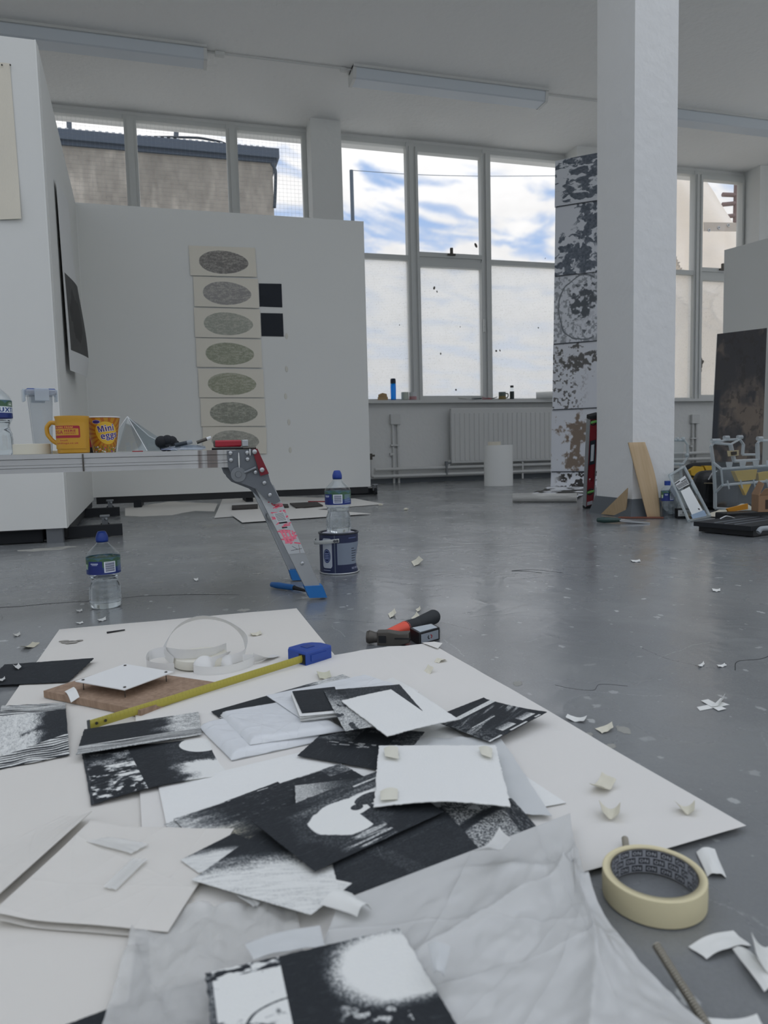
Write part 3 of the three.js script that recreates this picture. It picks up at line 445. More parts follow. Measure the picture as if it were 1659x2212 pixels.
{ // scaffold sheeting outside the right window
  const fab = phy(0xfff8ee, 0.95, { transmission: 0.4, thickness: 0, bumpMap: tex(128, 128, (u, v) => (Math.abs((u * 16) % 1 - 0.5) < 0.36 && Math.abs((v * 16) % 1 - 0.5) < 0.36 ? 0.5 : 0.9), false, [10, 14]), bumpScale: 0.004 });
  const fold = (u, v) => { const r = (x, y, ax, ay, w, h) => { const d = (u - x) * ay - (v - y) * ax; return h * Math.exp(-Math.abs(d) / (w * 0.6)); }; return 0.5 * fbm(u * 2.4, v * 3, 3, 3) + r(0.5, 0.52, 0.86, 0.45, 0.03, 0.20) + r(0.45, 0.40, 0.3, 0.95, 0.025, 0.16) * (v < 0.5 ? 1 : 0.3) + r(0.5, 0.62, 0.95, -0.3, 0.02, 0.22) * (u > 0.35 ? 1 : 0) + r(0.6, 0.70, 0.8, -0.6, 0.02, 0.16) + r(0.3, 0.8, 0.25, 0.97, 0.03, 0.14); };
  const x0 = 6.2, x1 = [9.555,4.2491,-10.4][0], xt = [9.2058,4.8077,-10.4][0];
  const g = gridSheet((u, v) => [mix(x0, v > 0.84 ? mix(x1 + 0.15, xt - 0.15, (v - 0.84) / 0.16) : mix(x1 + 0.3, x1 + 0.15, v / 0.84), u), -0.9 + 6.0 * v, -10.4 + 1.9 * fold(u, v) - 0.7], 150, 150, 0.004);
  const t = thing('scaffold_sheet', 'creased white scaffold sheeting outside the window right of the column', 'sheeting', [0, 0, 0]); part('sheet', g, fab, t);
  const p = [8.4872,3.8889,-10.1], q = [9.2062,4.0439,-10.1]; part('eyelet_band', [box(q[0] - p[0] + 0.2, 0.14, 0.012, (p[0] + q[0]) / 2 + 0.1, (p[1] + q[1]) / 2, p[2], 0, 0, 0.05)], std(0xbdb3a8, 0.8), t);
  for (let i = 0; i < 4; i++) part('eyelet', new THREE.TorusGeometry(0.02, 0.008, 8, 16).translate(mix(p[0] + 0.1, q[0] - 0.05, i / 3), mix(p[1], q[1], i / 3), p[2] + 0.012), M.steel, t);
  const s = thing('scaffold', 'rusty scaffold tubes and boards behind the white sheeting', 'scaffold', [0, 0, 0]), rust = std(0x7d6a66, 0.7);
  const X = (x, y) => [10.2967,4.9432,-11.4].map((v, k) => v + (k === 0 ? x : k === 1 ? y : 0));
  part('standard', rod([X(-0.08, 0)[0], -1, -11.4], X(0.02, 1.0), 0.05), rust, s); part('standard', rod([X(0.9, 0)[0], -1, -11.4], X(0.9, 1.0), 0.05), rust, s);
  for (const [y0, y1] of [[0.06, 0.02], [-0.12, 0.0], [-0.34, -0.24], [0.35, 0.35]]) part('ledger', rod(X(-0.3, y0), X(1.2, y1 + 0.1), 0.04), rust, s);
}

// ------------------------------------------------------------------ more helpers for objects
const faceCam = (x, z) => Math.atan2(-x, -z);   // turn about y that points an object's +z at the spot where one stands looking
function slab(pts, t, toward = V(0, 0.4, 1)) {   // a flat convex board given by its outline in space, t thick
  const P3 = pts.map((p) => V(...p)), n = P3[1].clone().sub(P3[0]).cross(P3[2].clone().sub(P3[0])).normalize(); if (n.dot(toward) < 0) n.negate();
  const back = P3.map((p) => p.clone().addScaledVector(n, -t)), pos = [], uv = [], ex = P3[1].clone().sub(P3[0]).normalize(), ey = n.clone().cross(ex);
  const tri = (a, b, c) => { const m = b.clone().sub(a).cross(c.clone().sub(a)); for (const q of [a, b, c]) { pos.push(q.x, q.y, q.z); uv.push(q.clone().sub(P3[0]).dot(ex) * 3, q.clone().sub(P3[0]).dot(ey) * 3); } return m; };
  const ori = (a, b, c, want) => { const m = b.clone().sub(a).cross(c.clone().sub(a)); m.dot(want) >= 0 ? tri(a, b, c) : tri(a, c, b); };
  for (let i = 1; i < P3.length - 1; i++) { ori(P3[0], P3[i], P3[i + 1], n); ori(back[0], back[i], back[i + 1], n.clone().negate()); }
  const c = P3.reduce((s, p) => s.add(p), V(0, 0, 0)).divideScalar(P3.length);
  for (let i = 0; i < P3.length; i++) { const j = (i + 1) % P3.length, o = P3[i].clone().add(P3[j]).multiplyScalar(0.5).sub(c); ori(P3[i], P3[j], back[j], o); ori(P3[i], back[j], back[i], o); }
  const g = new THREE.BufferGeometry(); g.setAttribute('position', new THREE.Float32BufferAttribute(pos, 3)); g.setAttribute('uv', new THREE.Float32BufferAttribute(uv, 2)); g.computeVertexNormals(); return g;
}
const sheet3 = (c, t = 0.0008, bulge = 0, n = V(0, 0, 1), f) => gridSheet((u, v) => { const p = bil(c, u, v), k = f ? f(u, v) : bulge * Math.sin(u * Math.PI) * Math.sin(v * Math.PI); return [p[0] + n.x * k, p[1] + n.y * k, p[2] + n.z * k]; }, 14, 14, t);

// ------------------------------------------------------------------ prints pinned to the left display walls
{
  const tint = [[0.42, 0.41, 0.405], [0.54, 0.535, 0.53], [0.58, 0.595, 0.55], [0.54, 0.56, 0.48], [0.55, 0.565, 0.48], [0.49, 0.505, 0.46], [0.56, 0.565, 0.53]];
  const quads = [
    [[408, 532], [552, 534], [553, 600], [411, 594]], [[418, 598], [558, 602], [559, 667], [419, 661]], [[419, 665], [562, 668], [563, 731], [421, 728]], [[423, 731], [563, 733], [567, 795], [425, 792]],
  ];
  const Z7 = [
    [[.1613,2.0843,-6.058], [.6919,2.105,-6.058], [.6858,1.8594,-6.058], [.1615,1.8596,-6.058]], [[.1861,1.8461,-6.058], [.7044,1.8527,-6.058], [.6985,1.6089,-6.058], [.1789,1.6155,-6.058]],
    [[.1782,1.6008,-6.058], [.7098,1.6054,-6.058], [.7041,1.3674,-6.058], [.1746,1.3687,-6.058]], [[.1814,1.3578,-6.058], [.7038,1.3599,-6.058], [.7097,1.1241,-6.058], [.1781,1.1314,-6.058]],
    [[.1882,1.1129,-6.058], [.7171,1.1166,-6.058], [.7116,.879,-6.058], [.185,.8848,-6.058]], [[.1918,.8736,-6.058], [.7191,.8751,-6.058], [.7137,.6397,-6.058], [.1926,.6513,-6.058]],
    [[.1997,.6437,-6.058], [.7174,.6358,-6.058], [.7201,.4064,-6.058], [.1973,.4313,-6.058]]];
  const names = ['topmost of the column of oval prints, dark grey oval on cream paper', 'second oval print from the top, pale grey, left of the upper black square', 'third oval print from the top, faint grey-green, left of the lower black square', 'fourth oval print from the top of the column, olive tinted', 'fifth oval print from the top of the column, olive grey', 'sixth oval print from the top, lowest one seen whole', 'lowest oval print, its foot hidden behind the red lighter on the work platform'];
  const squared = ([A, B, C, D]) => { const m = bil([A, B, C, D], 0.5, 0.5), ux = A.map((_, k) => (B[k] - A[k] + C[k] - D[k]) / 4), h = Math.hypot(A[0] - D[0] + B[0] - C[0], A[1] - D[1] + B[1] - C[1]) / 4, l = Math.hypot(ux[0], ux[1]), uy = [-ux[1] / l * h, ux[0] / l * h, 0]; return [[-1, 1], [1, 1], [1, -1], [-1, -1]].map(([a, b]) => m.map((q, k) => q + a * ux[k] + b * uy[k])); };   // every print is a true rectangle
  Z7.forEach((c0, i) => {
    const c = squared(c0);
    const tx = tex(288, 128, (u, v) => {
      const y = v - 0.47 + 0.03 * (u - 0.5), taper = 1 - 0.25 * (u - 0.35), e = 1 - Math.hypot((u - 0.51) / 0.375, y / (0.41 * taper)) + 0.03 * (fbm(u * 30, v * 14, 3, i) - 0.5);
      const k = ss(0, 0.02, e) * (0.55 + 0.45 * ss(0.30, 0.62, fbm(u * 18, v * 26, 6, 40 + i) * 0.55 + 0.45 * fbm(u * 90, v * 36, 4, 9 + i) + 0.12 * (0.5 - v)));
      return mix3([0.875, 0.855, 0.80], tint[i], k * 0.86);
    });
    const o = obj('oval_print', sheet3(c, 0.0008, 0, V(0, 0, 1), (u, v) => 0.004 + 0.007 * (1 - v)), std(0xffffff, 0.85, { map: tx })); const m = bil(c, 0.5, 0.5); moveTo(o, ...m); tag(o, names[i], 'print', 'oval prints pinned in a column');
  });
  const sq = [[[[.7066,1.8152,-6.057], [.8943,1.8187,-6.057], [.8948,1.6259,-6.057], [.7067,1.6277,-6.057]], 'upper black paper square right of the oval prints'], [[[.7123,1.5752,-6.057], [.8968,1.5766,-6.057], [.8975,1.3862,-6.057], [.7124,1.3864,-6.057]], 'lower black paper square right of the oval prints']];
  for (const [c, l] of sq) { const o = obj('paper_square', sheet3(c, 0.001, 0.002), std(0x22272f, 0.8)); moveTo(o, ...bil(c, 0.5, 0.5)); tag(o, l, 'paper', 'black paper squares'); }
  const cp = [[-.8195,2.247,-3.797], [-.6641,2.2474,-3.797], [-.6577,1.5464,-3.797], [-.8294,1.5315,-3.797]];
  const o = obj('paper_sheet', sheet3(cp, 0.001, 0, V(0, 0, 1), (u, v) => 0.012 * ss(0.3, 0, v) * u), M.cream); moveTo(o, ...bil(cp, 0.5, 0.5)); tag(o, 'large cream paper sheet pinned on the nearest wall face, cut by the frame', 'paper');
  for (const [p, w] of [[[-.6614,2.2381,-3.79], 'right'], [[-.6965,2.2339,-3.79], 'left']]) { const q = obj('pin', new THREE.SphereGeometry(0.004, 8, 6).translate(0, 0, 0), M.darkSteel); q.position.set(...p); tag(q, `${w} one of two small pins in the top edge of the cream sheet`, 'pin', 'pins in the cream sheet'); }
  // the long print hanging on the edge-on wall, its foot curling off the wall
  const L0 = [-.5608,1.9,-4.25], L1 = [-.5494,.8939,-4.25], R0 = [-.5864,1.9911,-4.92], R1 = [-.5543,.9226,-4.92];
  const c4 = [L0, R0, R1, L1], hang = gridSheet((u, v) => { const p = bil(c4, u, v), w = Math.sin(u * Math.PI); const b = 0.003 + 0.035 * u * ss(0.7, 0.15, v) + 0.010 * w * u; const curl = ss(0.10, 0, v); return [p[0] + b - 0.02 * curl * u * u, p[1], p[2]]; }, 20, 40, 0.001);
  const charTex = tex(128, 512, (u, v) => { const a = u > 0.10 && v > 0.115 && v < 0.53; if (!a) return [0.86, 0.865, 0.855]; const n = fbm(u * 4, v * 14, 5, 3), d = ell(u, v, 0.5, 0.32, 0.3, 0.12, 0.9, 4); let k = 0.26 + 0.09 * n; if (d > 0) k *= 0.72; return [k * 0.98, k * 0.98, k * 0.96]; });
  const hp = obj('hanging_print', hang, std(0xffffff, 0.8, { map: charTex })); moveTo(hp, ...bil(c4, 0.5, 0.5)); tag(hp, 'long white paper with a dark charcoal rectangle hanging on the edge-on wall', 'print');
}
// small stains on the display wall are paint dabs
for (const [p, l] of [[[.9212,1.3906,-6.058], 'faint yellowish dab right of the foot of the lower black square'], [[.9111,1.1179,-6.058], 'faint yellowish dab far right of the fourth oval print'], [[.8948,.8899,-6.058], 'faint yellowish dab far right of the fifth oval print'], [[.9142,.6719,-6.058], 'faint yellowish dab far right of the sixth oval print'], [[.9174,.4367,-6.058], 'lowest faint dab on the display wall, right of the lighter']]) { const o = obj('wall_scuff', new THREE.SphereGeometry(1, 10, 6).scale(0.012, 0.026, 0.0012), std(0xd3d1c6, 0.8)); o.position.set(...p); tag(o, l, 'stain', 'dabs on the display wall'); }

// ------------------------------------------------------------------ hanging scroll of prints behind the column
{
  const t = thing('paper_scroll', 'tall hanging strip of dark blot prints ending in a roll on the floor', 'scroll', [0, 0, 0]);
  const e = (h, k) => [mix(3.66, 3.60, 1 - h / 3.16) + k * 0.40, h, -6.42 + k * 0.34];   // left and right edge by height
  const rows = [3.175, 2.735, 2.075, 1.42, 0.775, 0.155, 0.0], blotInk = [[0.30, 0.335, 0.38], [0.30, 0.335, 0.38], [0.32, 0.34, 0.36], [0.33, 0.32, 0.31], [0.50, 0.43, 0.37], [0.26, 0.25, 0.24]];
  const wv = (u, v, q, s) => fbm(u * q + 2.4 * fbm(u * q * 0.8, v * q * 1.2, 4, s), v * q * 1.4 + 2.4 * fbm(u * q * 0.8 + 5, v * q * 1.2, 4, s + 1), 6, s + 2), tone = (u, v, s) => 0.72 + 0.4 * (fbm(u * 30, v * 40, 4, s) - 0.3);
  const blots = [
    (u, v) => ss(0.43, 0.55, wv(u, v, 8, 3) + 0.14 * (u - 0.35) + (v > 0.8 ? 0.10 : 0) - ss(0.14, 0.02, v) * 0.4 - ss(0.2, 0.0, u) * 0.2) * tone(u, v, 4),
    (u, v) => ss(0.42, 0.54, wv(u, v, 8, 13) + 0.24 * (u - 0.38) - ss(0.45, 0.1, u) * ss(0.45, 0.8, v) * 0.25) * tone(u, v, 14),
    (u, v) => { const d = Math.hypot((u - 0.56) / 0.30, (v - 0.55) / 0.36), n = fbm(u * 14, v * 18, 6, 25); let k = 0.9 * ss(0.46, 0.64, n + 0.42 * (0.66 - d)); const r = Math.hypot((u - 0.55) / 0.47, (v - 0.5) / 0.47); k = Math.max(k, Math.abs(r - 1 + 0.12 * (fbm(u * 6, v * 6, 3, 2) - 0.5)) < 0.022 && u < 0.75 ? 0.7 : 0); return Math.max(k, 0.42 * ss(0.48, 0.62, fbm(u * 22, v * 24, 5, 8)) * (d > 0.9 ? 1 : 0.3)); },
    (u, v) => { const d = Math.hypot((u - 0.5) / 0.52, (v - 0.75) / 0.22); return Math.max(0.85 * ss(0.48, 0.60, fbm(u * 13, v * 17, 6, 35) + 0.26 * (0.55 - d)), 0.8 * ss(0.57, 0.63, fbm(u * 26, v * 30, 4, 37)) * ss(0.72, 0.3, u) * ss(0.9, 0.5, v)); },
    (u, v) => { const a = Math.hypot((u - 0.52) / 0.36, (v - 0.66) / 0.24), b = Math.hypot((u - 0.5) / 0.26, (v - 0.15) / 0.15), w = Math.abs(u - 0.5) < 0.1 && v > 0.15 && v < 0.6 ? 0.75 : 0; return 0.9 * ss(0.44, 0.66, fbm(u * 12, v * 15, 6, 45) + 0.55 * Math.max(0.80 - a, 0.85 - b, w - 0.45)); },
    (u, v) => ss(0.50, 0.56, fbm(u * 12, v * 5, 5, 55) + 0.12 * (0.5 - v)) * ss(0.05, 0.3, u)];
  for (let i = 0; i < 6; i++) {
    const y1 = rows[i], y0 = rows[i + 1], wob = (h, k) => 0.02 * Math.sin(h * 2.1 + 0.6) * (1 - k) * (h > 0.4 ? 1 : h / 0.4);
    const g = gridSheet((u, v) => { const h = mix(y0, y1, v), L = e(h, 0), R = e(h, 1), k = u * (h > 0.9 ? 1.15 : mix(0.92, 1.15, h / 0.9)); const c = 0.05 * ss(0.16, 0, h) ** 2; return [mix(L[0], R[0], k) - c * 0.6, Math.max(0.003, h + wob(h, u) * 0), mix(L[2], R[2], k) + c + 0.004 * (i % 2) + 0.012 * Math.sin(u * 3 + i)]; }, 18, 26, 0.001);
    part('print_sheet', g, std(0xffffff, 0.8, { map: tex(256, 384, (u, v) => mix3([0.87, 0.88, 0.90], blotInk[i], blots[i](u * 1.14, v))) }), t);
    if (i) part('joint', gridSheet((u, v) => { const h = y1 - 0.006 + 0.010 * v, L = e(h, 0), R = e(h, 1), k = u * 1.08; return [mix(L[0], R[0], k), h, mix(L[2], R[2], k) + 0.014 + 0.012 * Math.sin(u * 3 + i)]; }, 18, 1, 0.002), std(0x4a4e54, 0.8), t);
  }
  for (const k of [0.05, 0.95]) part('hanging_thread', rod([...e(3.17, k)], [e(3.17, k)[0], CH - 0.001, e(3.17, k)[2]], 0.0006, 0.0006, 6), M.clear, t);
  const fc = [[3.58, -6.38], [3.90, -6.10], [2.80, -4.66], [2.44, -4.92]];
  part('floor_run', gridSheet((u, v) => { const p = bil(fc, u, v); return [p[0], 0.006 + 0.012 * Math.sin(v * 9) ** 2 * (v < 0.9 ? 1 : 0.2), p[1]]; }, 12, 40, 0.001), std(0xffffff, 0.8, { map: tex(128, 512, (u, v) => mix3([0.87, 0.88, 0.90], [0.20, 0.20, 0.19], ss(0.46, 0.53, fbm(u * 3, v * 12, 5, 65) + 0.1 * (u - 0.4)))) }), t);
  part('roll', [rod([2.403, 0.034, -4.86], [2.79, 0.034, -4.60], 0.033, 0.033, 24)], std(0xffffff, 0.8, { map: tex(128, 64, (u, v) => { const k = 0.72 + 0.25 * (fbm(u * 14, v * 4, 4, 3) - 0.5); return [k, k, k * 0.98]; }) }), t);
}

// ------------------------------------------------------------------ things leaning on the column
{ // spirit level
  const a = V(2.583, 0.005, -4.12), b = V(2.449, 0.605, -3.855), y = b.clone().sub(a), L = y.length(); y.normalize();
  let z = a.clone().negate().setY(0).normalize().applyAxisAngle(V(0, 1, 0), 0.55); z.addScaledVector(y, -z.dot(y)).normalize(); const x = y.clone().cross(z);
  const t = thing('spirit_level', 'red and silver spirit level leaning on the back of the column', 'level', a.toArray()); t.quaternion.setFromRotationMatrix(new THREE.Matrix4().makeBasis(x, y, z));
  const red = std(0x8e1f2c, 0.35), w = 0.060, d = 0.028;
  part('body', [b2(-w / 2, w / 2, 0.02, L * 0.30, -d / 2, d / 2), b2(-w / 2, w / 2, L * 0.34, L * 0.50, -d / 2, d / 2), b2(-w / 2, w / 2, L * 0.73, L * 0.98, -d / 2, d / 2), b2(-w / 2, -w / 4, L * 0.3, L * 0.75, -d / 2, d / 2), b2(w / 4, w / 2, L * 0.3, L * 0.75, -d / 2, d / 2)], red, t);
  for (const s of [-1, 1]) part('rail', b2(s * w / 2 - 0.003, s * w / 2 + 0.003, 0.01, L - 0.01, -d / 2 - 0.002, d / 2 + 0.002), M.aluClean, t);
  for (const y0 of [0, L - 0.025]) part('end_cap', rbox(w + 0.008, 0.025, d + 0.006, 0.004, 0, y0 + 0.012, 0), M.black, t);
  part('handle_grip', b2(-w / 3, w / 3, L * 0.49, L * 0.74, -d / 2 - 0.002, d / 2 + 0.003), std(0x23313a, 0.5), t); part('window_plate', b2(-w / 5, w / 8, L * 0.53, L * 0.70, d / 2 + 0.003, d / 2 + 0.006), std(0xe3ebf0, 0.3), t);
  for (const y0 of [L * 0.19, L * 0.93]) { const v = part('vial', new THREE.CylinderGeometry(0.009, 0.009, w * 0.8, 16).rotateZ(Math.PI / 2).translate(0, y0, d / 2), std(0x6fae5e, 0.2), t); part('vial_ring', new THREE.TorusGeometry(0.021, 0.004, 8, 24).translate(0, y0, d / 2), M.black, t); }
  part('label_plate', b2(-w / 3, w / 3, 0.03, 0.055, d / 2, d / 2 + 0.002), std(0xb9bcc4, 0.4), t);
}
{
  const o = obj('plywood_offcut', slab([[2.405, 0.004, -3.70], [2.445, 0.004, -3.515], [2.415, 0.17, -3.455]], 0.008, V(-1, 0.2, 0.6)), M.ply); tag(o, 'triangular pale plywood offcut leaning on the column foot', 'plywood');
  const p = gridSheet((u, v) => { const c = bil([[2.417, 0.425, -3.452], [2.524, 0.425, -3.452], [2.585, 0.004, -3.392], [2.507, 0.004, -3.40]], u, v); return [c[0] + 0.022 * Math.sin(v * Math.PI) * (u > 0.5 ? (u - 0.5) * 2 : 0), c[1], c[2]]; }, 10, 16, 0.006);
  const q = obj('plywood_board', p, M.ply); tag(q, 'tall narrow plywood board leaning on the front corner of the column', 'plywood');
  const b = thing('paint_brush', 'flat brush with a dark green handle lying before the column', 'brush', [2.13, 0, -3.32], -0.62);
  part('handle', lathe([[0, 0], [0.012, 0.005], [0.016, 0.04], [0.013, 0.09], [0.010, 0.125]], 16).rotateZ(-Math.PI / 2).translate(0, 0.017, 0), std(0x26403c, 0.4), b);
  part('ferrule', slab([[0.12, 0.02, -0.012], [0.12, 0.02, 0.012], [0.27, 0.008, 0.022], [0.27, 0.008, -0.022]], 0.008), M.steel, b);
  const s = obj('wooden_stick', rod([2.235, 0.018, -3.30], [2.33, 0.006, -3.175], 0.004, 0.004, 8), std(0xc9cbcb, 0.5)); tag(s, 'pale thin stick lying on the tip of the brush', 'stick');
  const w = obj('wood_strip', [slab([[2.36, 0.008, -3.46], [2.56, 0.008, -3.33], [2.585, 0.008, -3.36], [2.39, 0.008, -3.49]], 0.006)], std(0x7b4c3c, 0.7)); tag(w, 'reddish brown wood strip on the floor at the column foot', 'wood');
}

// ------------------------------------------------------------------ bottles
const bottleProfile = [[0.002, 0.006], [0.022, 0.001], [0.036, 0], [0.0425, 0.006], [0.0438, 0.016], [0.0425, 0.021], [0.0436, 0.027], [0.0424, 0.034], [0.0434, 0.041], [0.0418, 0.048], [0.0424, 0.055], [0.0396, 0.062], [0.0375, 0.069], [0.0362, 0.076], [0.0392, 0.085], [0.0436, 0.094], [0.0447, 0.099], [0.0447, 0.142], [0.0440, 0.148], [0.0395, 0.156], [0.0300, 0.166], [0.0200, 0.176], [0.0150, 0.182], [0.0142, 0.190]];
function labelTex(front) { return ctex(512, 128, (c, w, h) => {
  c.fillStyle = '#2c4676'; c.fillRect(0, 0, w, h); c.fillStyle = '#4d727e'; c.fillRect(0, 0, w, 34); c.fillStyle = '#46694f'; for (let i = 0; i < 9; i++) { c.beginPath(); c.arc(i * 66, 40, 36, 0, 7); c.fill(); }
  c.fillStyle = '#20357a'; c.fillRect(0, 92, w, 36);
  if (front) { c.fillStyle = '#dfe8ee'; c.fillRect(150, 46, 230, 46); c.fillStyle = '#1d3f82'; c.font = 'bold 44px sans-serif'; c.fillText('BUXTON', 168, 86); c.strokeStyle = '#e8f0e4'; c.lineWidth = 3; for (let a = 0; a < 7; a++) { c.beginPath(); c.moveTo(265, 36); c.lineTo(265 + 20 * Math.cos(Math.PI + a * 0.52), 36 + 24 * Math.sin(Math.PI + a * 0.52)); c.stroke(); } }
  else { c.fillStyle = '#1f2f78'; c.fillRect(176, 26, 74, 102); c.fillStyle = '#c6cfe2'; c.fillRect(190, 40, 40, 8); c.fillRect(196, 52, 30, 4); c.fillStyle = '#e6ebf2'; c.fillRect(258, 30, 58, 84); c.fillStyle = '#2a3358'; for (let i = 0; i < 13; i++) c.fillRect(264, 36 + i * 5.6, 46, 2 + (i * 7 % 3)); c.fillStyle = '#9fb2d2'; for (let i = 0; i < 9; i++) c.fillRect(330, 34 + i * 9, 66 - (i * 13 % 20), 3); c.fillStyle = '#b9d0b0'; c.fillRect(140, 50, 26, 40); }
}); }
const lblBack = std(0xffffff, 0.35, { map: labelTex(false) }), lblFront = std(0xffffff, 0.35, { map: labelTex(true) });
function waterBottle(pos, turn, label, lab, fill, s = 1) {
  const t = thing('water_bottle', label, 'bottle', pos, turn); t.scale.setScalar(s);
  part('bottle_body', lathe(bottleProfile, 48), M.bottle, t);
  part('label', new THREE.CylinderGeometry(0.0452, 0.0452, 0.046, 48, 1, true).rotateY(Math.PI).translate(0, 0.121, 0), lab, t);
  const c = part('cap', lathe([[0, 0.184], [0.0158, 0.184], [0.0165, 0.190], [0.0165, 0.197], [0.0150, 0.203], [0.0125, 0.210], [0.0095, 0.214], [0, 0.2145]], 32), M.capBlue, t);
  if (fill) { const pr = bottleProfile.filter(([, y]) => y < fill).map(([r, y]) => [Math.max(0, r - 0.0012), y + 0.001]); part('water', lathe([[0, 0.004], ...pr.slice(1), [pr[pr.length - 1][0] - 0.0005, fill], [0, fill]], 48), M.water, t); }
  return t;
}
{ const p = [-.2156,-2.1036]; waterBottle([p[0], 0, p[1]], 0.1, 'water bottle standing on the floor at the left, behind the paper', lblBack, 0.09); }

// dented paint tin with a bottle on its lid
{
  const p = [.52,-2.3868], t = thing('paint_tin', 'dented navy paint tin with a white plastic handle, bottle on its lid', 'tin', [p[0], 0, p[1] - 0.01], -0.05);
  const R = 0.067, H = 0.143, N = 64, wall = gridSheet((u, v) => { const a = u * 2 * Math.PI + Math.PI, y = 0.004 + v * (H - 0.010), d = Math.exp(-(((u - 0.735) / 0.07) ** 2)) * Math.exp(-(((v - 0.30) / 0.22) ** 2)) * 0.016; const r = R - d; return [Math.sin(a) * r, y, Math.cos(a) * r]; }, N, 20, 0.0008);
  const lt = ctex(1024, 256, (c, w, h) => {
    c.fillStyle = '#222b4c'; c.fillRect(0, 0, w, h); c.fillStyle = '#7f8a99'; c.fillRect(470, 56, 330, 142); c.fillStyle = '#c2c6cc'; c.fillRect(0, 56, 120, 142); c.fillStyle = '#b6bcc4'; c.beginPath(); c.roundRect?.(330, 24, 96, 196, 20); c.fill(); c.fillStyle = '#24305a'; c.beginPath(); c.ellipse(376, 140, 36, 46, 0, 0, 7); c.fill(); c.strokeStyle = '#8fa0c8'; c.lineWidth = 3; c.beginPath(); c.ellipse(376, 140, 29, 38, 0, 0, 7); c.stroke(); c.fillStyle = '#9fb0d4'; for (let i = 0; i < 4; i++) c.fillRect(356, 122 + i * 11, 40, 4);
    c.fillStyle = '#5f6a78'; c.fillRect(446, 0, 8, h); c.fillStyle = '#343c4c'; for (let i = 0; i < 6; i++) c.fillRect(596, 92 + i * 16, 30 + (i * 29 % 34), 6); c.fillStyle = '#a3a9bd'; c.font = 'bold 20px sans-serif'; c.fillText('NO PRIMER', 594, 232); c.fillStyle = '#5a6690'; c.fillRect(570, 22, 90, 6); c.fillStyle = '#c8b8b0'; c.beginPath(); c.ellipse(704, 120, 14, 44, 0.3, 0, 7); c.fill(); c.fillStyle = '#6e3a30'; c.beginPath(); c.ellipse(694, 130, 8, 16, 0.3, 0, 7); c.fill();
    c.fillStyle = '#8d96ab'; c.fillRect(334, 232, 74, 5);
  });
  part('tin_body', wall, std(0xffffff, 0.35, { map: lt }), t);
  part('rim', [new THREE.TorusGeometry(R, 0.0035, 8, 64).rotateX(Math.PI / 2).translate(0, H - 0.004, 0)], std(0x2a2f38, 0.35), t);
  part('rim', [new THREE.TorusGeometry(R, 0.003, 8, 64).rotateX(Math.PI / 2).translate(0, 0.003, 0)], M.steel, t);
  part('lid', [cyl(R - 0.001, R - 0.001, 0.003, 0, H - 0.0095, 0, 48), new THREE.TorusGeometry(R - 0.012, 0.003, 8, 48).rotateX(Math.PI / 2).translate(0, H - 0.0075, 0)], std(0xcfcdd6, 0.35), t);
  part('tin_base', cyl(R - 0.001, R - 0.001, 0.002, 0, 0.003, 0, 48), M.steel, t);
  const h = part('handle', ribbon([[-0.010, 0.118, 0.069], [-0.04, 0.116, 0.066], [-0.072, 0.112, 0.045], [-0.086, 0.110, 0.01], [-0.074, 0.112, -0.04]], [[0, 0.0065, 0], [0, 0.0065, 0], [0, 0.0065, 0], [0, 0.0065, 0], [0, 0.0065, 0]], 0.003, 40), std(0xb9bcb8, 0.45), t);
  part('handle_rivet', [new THREE.CylinderGeometry(0.0045, 0.0045, 0.004, 16).rotateX(Math.PI / 2).translate(-0.017, 0.1175, 0.0715)], std(0x4e5156, 0.5), h); part('handle_rivet', [new THREE.CylinderGeometry(0.0045, 0.0045, 0.004, 16).rotateX(Math.PI / 2).translate(-0.026, 0.117, 0.0705)], std(0x4e5156, 0.5), h);
  const cx = p[0] + 0.002, cz = p[1] - 0.012; waterBottle([cx, H - 0.0045, cz], -0.6, 'water bottle standing on the lid of the paint tin', lblBack, 0.088);
}

